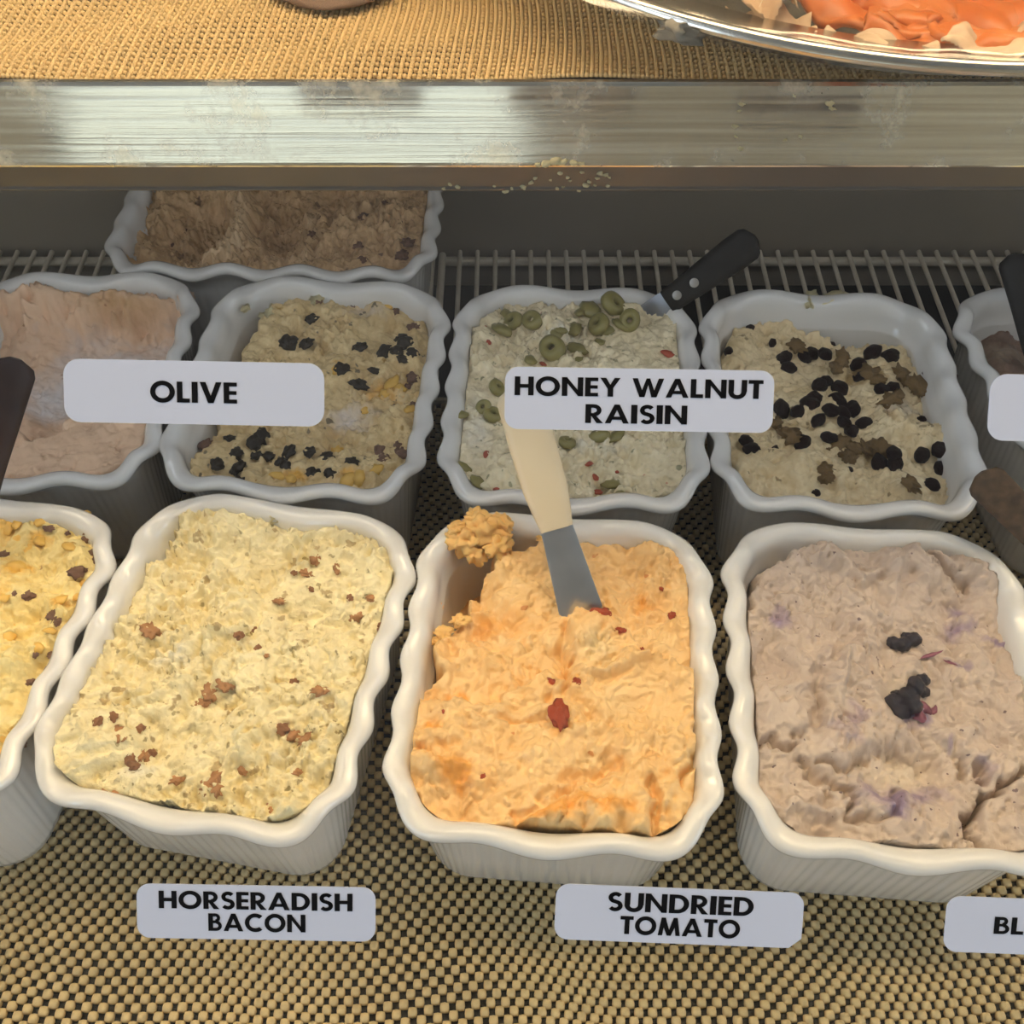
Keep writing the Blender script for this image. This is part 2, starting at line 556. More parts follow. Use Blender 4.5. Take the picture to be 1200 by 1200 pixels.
# warm strip lamp hung from the ceiling over the case
LY, LZ = .42, 1.66
lamp = empty('strip_lamp', (0, LY, LZ))
tag(lamp, 'warm strip lamp hung from the ceiling over the display case', 'lamp')
in_parent(box('housing', (-.95, .95, LY - .09, LY + .09, LZ, LZ + .05), M['white_metal']), lamp)
in_parent(box('diffuser', (-.93, .93, LY - .075, LY + .075, LZ - .012, LZ), M['lamp']), lamp)
for sx in (-.7, .7):
    in_parent(box('hanger', (sx - .004, sx + .004, LY - .004, LY + .004, LZ + .05, CZ), M['white_metal']), lamp)

# warm tube under the front of the case top
tl = empty('case_lamp', (0, .406, .571))
tag(tl, 'warm tube lamp fixed under the top of the display case', 'lamp')
in_parent(box('housing', (-.85, .85, .393, .419, .560, .571), M['white_metal']), tl)
tv = []
LN = 12
for x in (-.82, .82):
    for i in range(LN):
        a = 2 * math.pi * i / LN
        tv.append((x, .406 + .009 * math.cos(a), .5505 + .009 * math.sin(a)))
tf = [(i, (i + 1) % LN, LN + (i + 1) % LN, LN + i) for i in range(LN)] + [tuple(range(LN))[::-1], tuple(range(LN, 2 * LN))]
in_parent(mesh_obj('tube', tv, tf, M['tube']), tl)

# added cool fill strip, brightens the back row under the shelf, hidden behind its lip
ul = empty('under_shelf_fill', (0, .46, SZ - .012))
tag(ul, 'added cool fill strip under the upper shelf behind its lip', 'lamp')
in_parent(box('housing', (-.88, .88, .44, .47, SZ - .020, SZ - .0125), M['white_metal']), ul)
in_parent(box('diffuser', (-.87, .87, .443, .467, SZ - .024, SZ - .020), M['under']), ul)

# ------------------------------------------------------------------ rubber liner mats
def liner(name, x0, x1, y0, y1, px, py, mask, rx, ry, h, mat, warp, ztop, rings=8, sq=5.5, dome=.72):
    nx = int((x1 - x0) / px); ny = int((y1 - y0) / py)
    I, J = np.meshgrid(np.arange(nx), np.arange(ny))
    keep = mask(I, J)
    I = I[keep]; J = J[keep]
    X = x0 + I * px + (J % 2) * 0
    Y = y0 + J * py
    X, Y, Zo = warp(X, Y, J)
    a = np.arange(rings) * 2 * np.pi / rings + (0 if rings == 8 else np.pi / rings)
    ca, sa = np.cos(a), np.sin(a)
    q = (np.abs(ca) ** sq + np.abs(sa) ** sq) ** (-1 / sq)
    ca, sa = ca * q, sa * q
    n = len(X)
    rs = [(1.0, -h), (1.0, -h * .38), (dome, -h * .06)]
    V = []
    for s_, z in rs:
        V.append(np.stack([X[:, None] + rx * s_ * ca, Y[:, None] + ry * s_ * sa, (Zo + ztop + z)[:, None] + 0 * ca[None]], -1))
    V.append(np.stack([X, Y, Zo + ztop], -1)[:, None, :])
    V = np.concatenate(V, 1)
    per = V.shape[1]
    base = (np.arange(n) * per)[:, None, None]
    k = np.arange(rings); k2 = (k + 1) % rings
    fq = []
    for r_ in range(2):
        fq.append(np.stack([r_ * rings + k, r_ * rings + k2, (r_ + 1) * rings + k2], -1))
        fq.append(np.stack([r_ * rings + k, (r_ + 1) * rings + k2, (r_ + 1) * rings + k], -1))
    fq.append(np.stack([2 * rings + k, 2 * rings + k2, 0 * k + 3 * rings], -1))
    fq = np.concatenate(fq)[None] + base
    return np_mesh(name, V.reshape(-1, 3), fq.reshape(-1, 3), mat)

def warp_low(X, Y, J):
    X = X + .0041 * 1.0 * (J % 2) - .0 * J
    wx = .0045 * np.sin(Y * 21 + X * 9) + .003 * np.sin(X * 33 + 1.3)
    wy = .0040 * np.sin(X * 17 + .6) + .0025 * np.sin(X * 41 + Y * 12)
    return X + wx + Y * -.10, Y + wy + X * -.02, 0 * X
o = liner('shelf_liner', -.52, .62, -.05, .59, .0082, .0045, lambda I, J: np.ones(I.shape, bool), .00255, .00265, .0042, M['liner'], warp_low, 0.0)
tag(o, 'tan rubber mesh liner with square holes under the cheese tubs', 'liner')
def warp_up(X, Y, J):
    wx = .003 * np.sin(Y * 30 + X * 11) + .004 * np.sin(X * 15 + 2)
    wz = .0011 * np.sin(X * 26 + Y * 60 + 1) + .0008 * np.sin(X * 47 - Y * 90)
    return X + wx, Y + .0005 * np.sin(X * 50), wz
o = liner('woven_liner', -.33, .40, SYT + .0052, .60, .00205, .0019, lambda I, J: ~((I % 2 == 1) & (J % 2 == 1)), .00108, .00104, .0018, M['liner_up'], warp_up, SZ + .0005, rings=6, sq=2.2, dome=.55)
tag(o, 'golden tan woven mesh liner on the upper metal shelf', 'liner')

# ------------------------------------------------------------------ wire racks at the back of the deck
def tube_vf(p, q, r, n=8):
    p = Vector(p); q = Vector(q)
    d = (q - p).normalized()
    a = d.orthogonal().normalized(); b = d.cross(a)
    v = []
    for c in (p, q):
        for i in range(n):
            t = 2 * math.pi * i / n
            v.append(c + a * math.cos(t) * r + b * math.sin(t) * r)
    f = [(i, (i + 1) % n, n + (i + 1) % n, n + i) for i in range(n)] + [tuple(range(n))[::-1], tuple(range(n, 2 * n))]
    return v, f
def tube(name, p, q, r, mat, parent, n=8):
    v, f = tube_vf(p, q, r, n)
    o = mesh_obj(name, v, f, mat, autosmooth=50)
    if parent:
        in_parent(o, parent)
    return o
def rack(x0, x1, label):
    t = empty('wire_rack', ((x0 + x1) / 2, .69, -.05))
    tag(t, label, 'rack', 'wire racks at the back of the deck')
    zt = -.0045
    tube('rear_bar', (x0, .787, zt - .006), (x1, .787, zt - .006), .0045, M['wire'], t)
    tube('front_bar', (x0, .602, zt - .005), (x1, .602, zt - .005), .003, M['wire'], t)
    for x in (x0, x1):
        tube('side_bar', (x, .598, zt - .002), (x, .792, zt - .002), .0035, M['wire'], t)
    n = int(round((x1 - x0) / .0166))
    v, f = tube_vf((0, .594, zt), (0, .793, zt + .001), .0022)
    first = None
    for i in range(1, n):
        x = x0 + (x1 - x0) * i / n
        if first is None:
            first = mesh_obj('wire', v, f, M['wire'], autosmooth=50)
            o = first
        else:
            o = first.copy(); COL.objects.link(o)
        o.parent = t
        o.location = (x - t.location.x, -t.location.y, -t.location.z)
    return t
rack(-.60, -.076, 'cream wire rack at the left behind the brown spread tub')
rack(-.066, .62, 'cream wire rack behind the olive and raisin tubs on the right')

# ================================================================== CERAMIC TUBS
RIM = 0.1105
def rr_outline(a, b, r, n):
    """n points along a rounded rectangle by arc length with outward normals"""
    segs = [2 * (b - r), math.pi / 2 * r, 2 * (a - r), math.pi / 2 * r] * 2
    per = sum(segs)
    pts, nrm = [], []
    for i in range(n):
        s_ = per * i / n
        k = 0
        while s_ > segs[k]:
            s_ -= segs[k]; k += 1
        cx, cy = [(a - r, 0), (a - r, b - r), (0, b - r), (-(a - r), b - r), (-(a - r), 0), (-(a - r), -(b - r)), (0, -(b - r)), (a - r, -(b - r))][k]
        if k == 0: p, q = (a, -(b - r) + s_), (1, 0)
        elif k == 2: p, q = ((a - r) - s_, b), (0, 1)
        elif k == 4: p, q = (-a, (b - r) - s_), (-1, 0)
        elif k == 6: p, q = (-(a - r) + s_, -b), (0, -1)
        else:
            th0 = {1: 0, 3: 90, 5: 180, 7: 270}[k]
            t = math.radians(th0) + s_ / r
            q = (math.cos(t), math.sin(t)); p = (cx + r * q[0], cy + r * q[1])
        pts.append(p); nrm.append(q)
    return np.array(pts), np.array(nrm)

PROFILE = [  # inset, z, wave weight, flute weight
    (.0300, .0000, 0, 0), (.0235, .0000, 0, 0), (.0195, .0035, 0, .4), (.0172, .0120, 0, 1), (.0138, .0480, 0, 1), (.0104, .0840, .05, 1), (.0090, .0935, .15, .6), (.0062, .0990, .5, 0),
    (.0020, .1025, 1, 0), (.0003, .1045, 1, 0), (.0000, .1068, 1, 0), (.0008, .1090, 1, 0), (.0028, .1104, 1, 0), (.0062, .1107, .95, 0), (.0098, .1092, .8, 0),
    (.0122, .1060, .5, 0), (.0138, .0990, .15, 0), (.0150, .0905, 0, 0), (.0163, .0893, 0, 0), (.0169, .0868, 0, 0), (.0232, .0260, 0, 0), (.0262, .0130, 0, 0), (.0320, .0085, 0, 0)]
def D_in(z):
    return np.where(z > .0905, .0150 + (.0905 - z) * .13, .0168 + (.0868 - z) * .103)
def tub_mesh(a, b, r, side_p, end_p, flutes, n=448, za=.0034, pa=.0017, name='ceramic_tub'):
    p, q = rr_outline(a, b, r, n)
    ph = np.arange(n) / n * 2 * np.pi
    # short scallops along the sides, long ones along the ends
    endw = np.abs(q[:, 1]) ** 2
    fr = (1 - endw) / side_p + endw / end_p
    cyc = np.cumsum(fr) - fr / 2
    ncy = max(4, int(round(cyc[-1] * (2 * math.pi * r + 4 * (a - r) + 4 * (b - r)) / n / 2)) * 2)
    wav = np.cos(cyc / cyc[-1] * 2 * np.pi * ncy + .9)
    zamp = za * (.35 + .65 * endw)
    fl = np.abs(np.cos(ph * flutes / 2))
    V = []
    for d, z, ww, fw in PROFILE:
        off = -d + ww * wav * pa + fw * (fl - .6) * .0006
        xy = p + q * off[:, None]
        V.append(np.c_[xy, z - ww * wav * zamp])
    V = np.concatenate(V)
    m = len(PROFILE)
    faces = []
    for j in range(m - 1):
        for i in range(n):
            i2 = (i + 1) % n
            faces.append((j * n + i, j * n + i2, (j + 1) * n + i2, (j + 1) * n + i))
    faces.append(tuple(range(n))[::-1])
    faces.append(tuple((m - 1) * n + i for i in range(n)))
    me = bpy.data.meshes.new(name)
    me.from_pydata(V.tolist(), [], faces)
    me.polygons.foreach_set('use_smooth', np.ones(len(me.polygons), bool))
    me.materials.append(M['ceramic'])
    me.update()
    return me
TA, TB, TR = .0875, .105, .045
tub_me = tub_mesh(TA, TB, TR, .031, .068, 104)
BA, BB, BR = .1295, .080, .040
big_me = tub_mesh(BA, BB, BR, .031, .056, 110, za=.0026)
TUBS = {}
def place_tub(key, x, y, deg, label, me=tub_me, dims=(TA, TB, TR)):
    o = bpy.data.objects.new('ceramic_tub', me)
    COL.objects.link(o)
    o.location = (x, y, .0004)
    o.rotation_euler = (0, 0, math.radians(deg))
    tag(o, label, 'tub', 'white scalloped tubs of cream cheese')
    TUBS[key] = (x, y, math.radians(deg), dims)
    return o
place_tub('T0', -.3350, .2990, -9, 'white scalloped ceramic tub cut off by the left edge, holding yellow cheese')
place_tub('T1', -.1560, .2945, -10.5, 'white scalloped ceramic tub above the HORSERADISH BACON label')
place_tub('T2', .0258, .2830, -4.5, 'white scalloped ceramic tub of orange spread above the SUNDRIED TOMATO label')
place_tub('T3', .2080, .2752, -4.4, 'white scalloped ceramic tub of mauve spread at the front right')
place_tub('R1', -.3190, .5160, 0, 'nearly scraped out white tub behind the OLIVE label at the left edge')
place_tub('R2', -.1385, .5085, -5, 'white scalloped tub of black-flecked spread behind the right end of the OLIVE label')
place_tub('R3', .0425, .4995, -2.5, 'white scalloped tub heaped with green olive spread, black knife in it')
place_tub('R4', .2208, .4940, -3, 'white scalloped tub of spread covered in raisins')
place_tub('R5', .4150, .5030, 6.5, 'white scalloped tub of dark brown spread cut off by the right edge')
place_tub('T4', .4170, .2720, -3, 'white scalloped ceramic tub just beyond the right edge holding the worn brown spatula')
place_tub('B', -.1870, .6990, -2, 'wide white scalloped dish of brown spread under the shelf edge', big_me, (BA, BB, BR))

# ================================================================== SPREADS (cream cheese)
def poly_sd(U, V, poly):
    poly = np.array(poly, float)
    d2 = np.full(U.shape, 1e12)
    ins = np.zeros(U.shape, bool)
    m = len(poly)
    for i in range(m):
        x0, y0 = poly[i]; x1, y1 = poly[(i + 1) % m]
        ex, ey = x1 - x0, y1 - y0
        t = np.clip(((U - x0) * ex + (V - y0) * ey) / (ex * ex + ey * ey + 1e-9), 0, 1)
        d2 = np.minimum(d2, (U - x0 - t * ex) ** 2 + (V - y0 - t * ey) ** 2)
        c = ((y0 > V) != (y1 > V))
        xi = x0 + (V - y0) * ex / (ey if abs(ey) > 1e-9 else 1e-9)
        ins ^= c & (U < xi)
    d = np.sqrt(d2)
    return np.where(ins, -d, d)
def line_d(U, V, pts):
    d2 = np.full(U.shape, 1e12)
    for (x0, y0), (x1, y1) in zip(pts[:-1], pts[1:]):
        ex, ey = x1 - x0, y1 - y0
        t = np.clip(((U - x0) * ex + (V - y0) * ey) / (ex * ex + ey * ey + 1e-9), 0, 1)
        d2 = np.minimum(d2, (U - x0 - t * ex) ** 2 + (V - y0 - t * ey) ** 2)
    return np.sqrt(d2)
def feat(U, V, lst):
    h = np.zeros(U.shape)
    for f_ in lst:
        k = f_[0]
        if k == 'g':      # gaussian mound or dent: u v ru rv angle amp
            _, u, v, ru, rv, an, am = f_
            c, s_ = math.cos(math.radians(an)), math.sin(math.radians(an))
            a = ((U - u) * c + (V - v) * s_) / ru
            b = (-(U - u) * s_ + (V - v) * c) / rv
            h += am * np.exp(-(a * a + b * b))
        elif k == 'p':    # raised area with an edge: poly soft amp
            _, poly, soft, am = f_
            h += am * (1 - sstep(-soft / 2, soft / 2, poly_sd(U, V, poly)))
        elif k == 'o':    # falls away outside the outline
            _, poly, soft, am = f_
            h -= am * sstep(-soft * .3, soft * .7, poly_sd(U, V, poly))
        elif k == 'l':    # groove or ridge
            _, pts, wd, am = f_
            d = line_d(U, V, pts) / wd
            h += am * np.exp(-d * d)
    return h
SPREADS = {}
def fscale(l, k):
    return [f_[:-1] + ((f_[-1] * k,) if f_[0] != 'o' else (f_[-1],)) for f_ in l]
def spread(key, label, level, feats, mat, tints=(), tints2=(), seed=1, crumb=.0016, crumb_sc=190, terr=.0015, lump=.003, lump_sc=38, stroke=None, warp=5.0, step=.00085, warp_sc=110, fs=1.0, crev=.0030):
    feats = fscale(feats, fs)
    x, y, th, (A, B, R) = TUBS[key]
    ax, by = A - .0135, B - .0135
    nx = int(2 * ax / step) + 1; ny = int(2 * by / step) + 1
    GX, GY = np.meshgrid(np.linspace(-ax, ax, nx), np.linspace(-by, by, ny))
    c, s_ = math.cos(th), math.sin(th)
    WX = x + GX * c - GY * s_
    WY = y + GX * s_ + GY * c
    U, V = proj(WX, WY, np.full(WX.shape, level))
    Uw = U + warp * fbm(WX * warp_sc, WY * warp_sc, seed + 50, 3)
    Vw = V + warp * fbm(WX * warp_sc, WY * warp_sc, seed + 60, 3)
    h = level + feat(Uw, Vw, feats)
    # soft lumps
    q1 = fbm(WX * lump_sc, WY * lump_sc, seed, 3)
    h = h + lump * q1
    # smeared strokes: noise drawn out along a direction that wanders
    if stroke:
        for (ang, sl, sw, amp) in stroke:
            a = math.radians(ang)
            wv_ = .012 * fbm(WX * 14, WY * 14, seed + 9, 2)
            s1 = (WX * math.cos(a) + WY * math.sin(a)) + wv_
            s2 = (-WX * math.sin(a) + WY * math.cos(a)) + wv_ * .8
            r_ = fbm(s1 * sl, s2 * sw, seed + 20, 3)
            h = h + amp * (1 - 2 * np.abs(r_))
    # broken ledges, as a knife leaves them
    wx = WX + .004 * fbm(WX * 60, WY * 60, seed + 30, 3)
    wy = WY + .004 * fbm(WX * 60, WY * 60, seed + 31, 3)
    tn = fbm(wx * 42, wy * 42, seed + 3, 4, .55) * 2.4
    fr_ = tn - np.floor(tn)
    h = h + terr * (np.floor(tn) + sstep(.0, .22, fr_)) * .8
    # crumbs
    cr = fbm(WX * crumb_sc, WY * crumb_sc, seed + 5, 3, .6)
    mask = sstep(-.25, .5, fbm(WX * 30, WY * 30, seed + 8, 2))
    h = h + crumb * cr * (.3 + mask)
    # torn crevices
    c1 = np.abs(fbm(wx * 55, wy * 55, seed + 70, 3, .55))
    c2 = np.abs(fbm(wx * 120 + 3, wy * 120, seed + 75, 2, .5))
    cm = sstep(-.1, .45, fbm(WX * 34, WY * 34, seed + 80, 2))
    cm2 = sstep(-.1, .4, fbm(WX * 48, WY * 48, seed + 85, 2))
    h = h - crev * np.clip(1 - c1 / .07, 0, 1) * cm - crev * .7 * np.clip(1 - c2 / .10, 0, 1) * cm2
    h = np.clip(h, .0125, .135)
    d = D_in(h) - .0006
    # keep it inside the tub wall
    def sdf(px, py, d):
        hx, hy, r = A - d, B - d, R - d
        qx = np.abs(px) - (hx - r); qy = np.abs(py) - (hy - r)
        mx_, my_ = np.maximum(qx, 0), np.maximum(qy, 0)
        ln = np.sqrt(mx_ ** 2 + my_ ** 2)
        sd = ln + np.minimum(np.maximum(qx, qy), 0) - r
        nxx = np.where(ln > 1e-9, mx_ / np.maximum(ln, 1e-9), (qx > qy) * 1.0) * np.sign(px)
        nyy = np.where(ln > 1e-9, my_ / np.maximum(ln, 1e-9), (qy >= qx) * 1.0) * np.sign(py)
        return sd, nxx, nyy
    sd, nxx, nyy = sdf(GX, GY, d)
    out = sd > 0
    PX = np.where(out, GX - nxx * sd, GX)
    PY = np.where(out, GY - nyy * sd, GY)
    idx = np.arange(nx * ny).reshape(ny, nx)
    Q = np.stack([idx[:-1, :-1], idx[:-1, 1:], idx[1:, 1:], idx[1:, :-1]], -1).reshape(-1, 4)
    bad = (sd > step * 1.1).ravel()
    Q = Q[~bad[Q].all(1)]
    VV = np.c_[PX.ravel(), PY.ravel(), h.ravel()]
    # skirt down to the tub floor
    ed = {}
    E = np.concatenate([Q[:, [0, 1]], Q[:, [1, 2]], Q[:, [2, 3]], Q[:, [3, 0]]])
    key_ = np.sort(E, 1)
    _, inv, cnt = np.unique(key_[:, 0] * (nx * ny) + key_[:, 1], return_inverse=True, return_counts=True)
    BE = E[cnt[inv] == 1]
    bvs = np.unique(BE)
    mp_ = -np.ones(nx * ny, int); mp_[bvs] = np.arange(len(bvs)) + len(VV)
    BV = VV[bvs].copy(); BV[:, 0] *= .84; BV[:, 1] *= .86; BV[:, 2] = .0088
    Q = np.concatenate([Q, np.stack([BE[:, 1], BE[:, 0], mp_[BE[:, 0]], mp_[BE[:, 1]]], -1)])
    VV = np.concatenate([VV, BV])
    T1_ = np.concatenate([np.clip(feat(Uw, Vw, tints), 0, 1.5).ravel(), np.zeros(len(bvs))])
    T2_ = np.concatenate([np.clip(feat(Uw, Vw, tints2), 0, 1.5).ravel(), np.zeros(len(bvs))])
    used = np.zeros(len(VV), bool); used[Q.ravel()] = True
    rm = np.cumsum(used) - 1
    o = np_mesh('cream_cheese_spread', VV[used], rm[Q], mat)
    for nm, arr in (('tint', T1_), ('tint2', T2_)):
        at = o.data.attributes.new(nm, 'FLOAT', 'POINT')
        at.data.foreach_set('value', arr[used].astype(np.float32))
    o.location = (x, y, .0004)
    o.rotation_euler = (0, 0, th)
    tag(o, label, 'spread', 'cream cheese spreads in the tubs')
    SPREADS[key] = (o, GX[0], GY[:, 0], h, level)
    return o
def surf(key, u, v):
    """world point of the spread surface seen at photo pixel u, v"""
    o, gx, gy, h, lev = SPREADS[key]
    x, y, th, _ = TUBS[key]
    c, s_ = math.cos(th), math.sin(th)
    z = lev
    for _ in range(6):
        p = P(u, v, z)
        lx = (p[0] - x) * c + (p[1] - y) * s_
        ly = -(p[0] - x) * s_ + (p[1] - y) * c
        i = int(np.clip(round((lx - gx[0]) / (gx[1] - gx[0])), 0, len(gx) - 1))
        j = int(np.clip(round((ly - gy[0]) / (gy[1] - gy[0])), 0, len(gy) - 1))
        z = .5 * z + .5 * (h[j, i] + .0004)
    return Vector(P(u, v, z)), (lx, ly, z)

M['horse'] = spread_material('horseradish_bacon_spread', (0.90, 0.80, 0.50), (0.82, 0.69, 0.38), (0.50, 0.36, 0.16), (0.80, 0.78, 0.68), 60, speck=[(95, .655, (0.46, 0.33, 0.15)), (170, .665, (0.40, 0.32, 0.15))], bump=.9)
M['tomato'] = spread_material('sundried_tomato_spread', (0.88, 0.60, 0.28), (0.84, 0.51, 0.20), (0.82, 0.36, 0.06), (0.80, 0.62, 0.34), 45, speck=[(110, .74, (0.60, 0.22, 0.06))], bump=.4, rough=.42)
M['blue'] = spread_material('blueberry_spread', (0.58, 0.47, 0.385), (0.50, 0.40, 0.335), (0.27, 0.20, 0.31), (0.70, 0.60, 0.47), 40, speck=[(230, .70, (0.12, 0.07, 0.09))], bump=.35)
M['yellow'] = spread_material('yellow_cheddar_spread', (0.88, 0.74, 0.36), (0.80, 0.60, 0.22), (0.84, 0.46, 0.06), (0.60, 0.45, 0.20), 70, speck=[(85, .68, (0.84, 0.50, 0.10)), (70, .715, (0.30, 0.17, 0.09))], bump=.6)
M['peach'] = spread_material('scraped_peach_spread', (0.86, 0.60, 0.40), (0.78, 0.54, 0.36), (0.78, 0.74, 0.74), (0.56, 0.33, 0.14), 45, bump=.35, speck=[(90, .73, (0.40, 0.20, 0.10))])
M['veg'] = spread_material('vegetable_spread', (0.84, 0.66, 0.36), (0.66, 0.47, 0.22), (0.80, 0.42, 0.06), (0.80, 0.72, 0.66), 70, speck=[(110, .68, (0.16, 0.13, 0.09)), (80, .70, (0.50, 0.30, 0.08))], bump=.6)
M['olive'] = spread_material('olive_spread', (0.95, 0.83, 0.58), (0.80, 0.68, 0.43), (0.32, 0.28, 0.12), (0.86, 0.83, 0.74), 80, speck=[(120, .665, (0.30, 0.28, 0.15)), (100, .735, (0.50, 0.15, 0.08))], bump=.7)
M['walnut'] = spread_material('walnut_raisin_spread', (0.92, 0.76, 0.48), (0.78, 0.60, 0.33), (0.46, 0.29, 0.10), (0.70, 0.66, 0.60), 60, speck=[(90, .69, (0.28, 0.19, 0.09))], bump=.6)
M['darkbrown'] = spread_material('dark_brown_spread', (0.20, 0.125, 0.09), (0.28, 0.18, 0.12), (0.44, 0.34, 0.24), (0.10, 0.06, 0.045), 40, bump=.5)
M['brown'] = spread_material('brown_spread', (0.74, 0.50, 0.27), (0.56, 0.36, 0.18), (0.84, 0.62, 0.38), (0.36, 0.21, 0.11), 60, speck=[(70, .69, (0.22, 0.13, 0.08))], bump=.7)

spread('T1', 'pale yellow crumbly cream cheese with bacon bits above the HORSERADISH BACON label', .1020,
       [('o', [(66, 900), (74, 845), (104, 790), (128, 725), (165, 682), (190, 640), (222, 606), (272, 590), (300, 606), (360, 614), (440, 640), (480, 655), (468, 740), (452, 800), (436, 870), (410, 930), (330, 972), (240, 962), (130, 934), (75, 915)], 14, .020),
        ('g', 330, 670, 60, 40, 0, -.004), ('l', [(262, 595), (258, 640), (250, 700)], 10, .0035), ('g', 120, 870, 50, 50, 0, .004), ('g', 350, 880, 40, 40, 0, -.004),
        ('g', 230, 800, 60, 50, 0, .002), ('l', [(215, 835), (250, 790), (262, 770)], 8, -.003), ('g', 260, 740, 40, 30, 0, .003), ('l', [(400, 920), (430, 900)], 12, -.003)],
       M['horse'], tints=[('g', 250, 812, 14, 10, -40, .7), ('g', 330, 735, 18, 8, -30, .6), ('g', 345, 862, 26, 8, 10, .6), ('g', 378, 672, 20, 6, 20, .5)], tints2=[('g', 205, 770, 30, 18, 0, .8), ('g', 165, 905, 26, 14, 0, .8), ('g', 330, 890, 20, 20, 0, .6)],
       seed=3, crumb=.0034, terr=.0030, lump=.0026, stroke=[(20, 30, 120, .0008)], fs=1.5, crev=.0042)
spread('T2', 'orange tomato cream cheese with red pieces in the tub above the SUNDRIED TOMATO label', .1010,
       [('o', [(580, 648), (566, 680), (548, 705), (540, 726), (515, 742), (513, 805), (484, 806), (476, 850), (476, 925), (500, 965), (560, 990), (640, 1000), (720, 1005), (785, 985), (822, 950), (834, 900), (838, 820), (830, 700), (822, 655), (790, 625), (740, 606), (690, 604), (655, 618), (622, 642), (604, 640)], 9, .055),
        ('p', [(476, 812), (560, 834), (600, 812), (640, 790), (700, 792), (745, 772), (832, 800), (850, 1010), (460, 1010)], 10, .0052),
        ('g', 580, 738, 34, 26, 10, -.006), ('p', [(660, 735), (676, 722), (705, 716), (742, 745), (757, 782), (700, 800), (664, 790)], 8, .0055),
        ('g', 740, 700, 42, 40, 0, -.005), ('g', 770, 650, 45, 22, 10, .006), ('g', 700, 965, 80, 22, -4, .006), ('g', 545, 945, 45, 26, 10, -.006),
        ('g', 690, 890, 26, 34, 0, -.005), ('l', [(600, 965), (640, 940), (690, 915), (720, 900)], 6, -.004), ('l', [(826, 858), (808, 890), (797, 918)], 5, -.006),
        ('l', [(770, 985), (772, 950), (760, 920)], 6, -.005), ('g', 520, 905, 20, 18, 0, .004), ('l', [(520, 760), (522, 830)], 10, .003), ('l', [(660, 735), (664, 800), (650, 830)], 7, -.004),
        ('l', [(474, 915), (506, 968), (570, 988), (640, 996), (760, 992), (832, 930)], 22, -.0055), ('g', 800, 950, 22, 24, 0, .006), ('l', [(585, 848), (640, 855)], 5, -.003), ('l', [(488, 888), (520, 892)], 7, -.004)],
       M['tomato'], tints=fscale([('g', 538, 915, 26, 16, 10, 1.1), ('g', 590, 735, 44, 22, 0, .45), ('g', 540, 818, 13, 12, 0, 1.0), ('g', 505, 860, 9, 12, 0, .9), ('l', [(825, 680), (828, 760), (832, 800)], 9, 1.1), ('g', 805, 640, 22, 24, 30, .9), ('g', 752, 702, 14, 12, 0, .7), ('l', [(610, 968), (660, 952), (740, 955)], 12, .7), ('g', 650, 868, 12, 10, 0, .6), ('g', 740, 618, 60, 10, 5, .7), ('g', 780, 915, 12, 10, 0, .6), ('l', [(500, 730), (512, 700)], 8, .8)], 1.25),
       tints2=[('g', 700, 770, 30, 26, 0, .9), ('g', 690, 890, 30, 30, 0, .7), ('g', 560, 850, 30, 30, 0, .4), ('g', 720, 830, 40, 30, 0, .5)],
       seed=11, crumb=.0013, crumb_sc=170, terr=.0020, lump=.0024, stroke=[(75, 14, 60, .0009), (20, 12, 50, .0011)], warp=7, fs=1.7, crev=.0026)
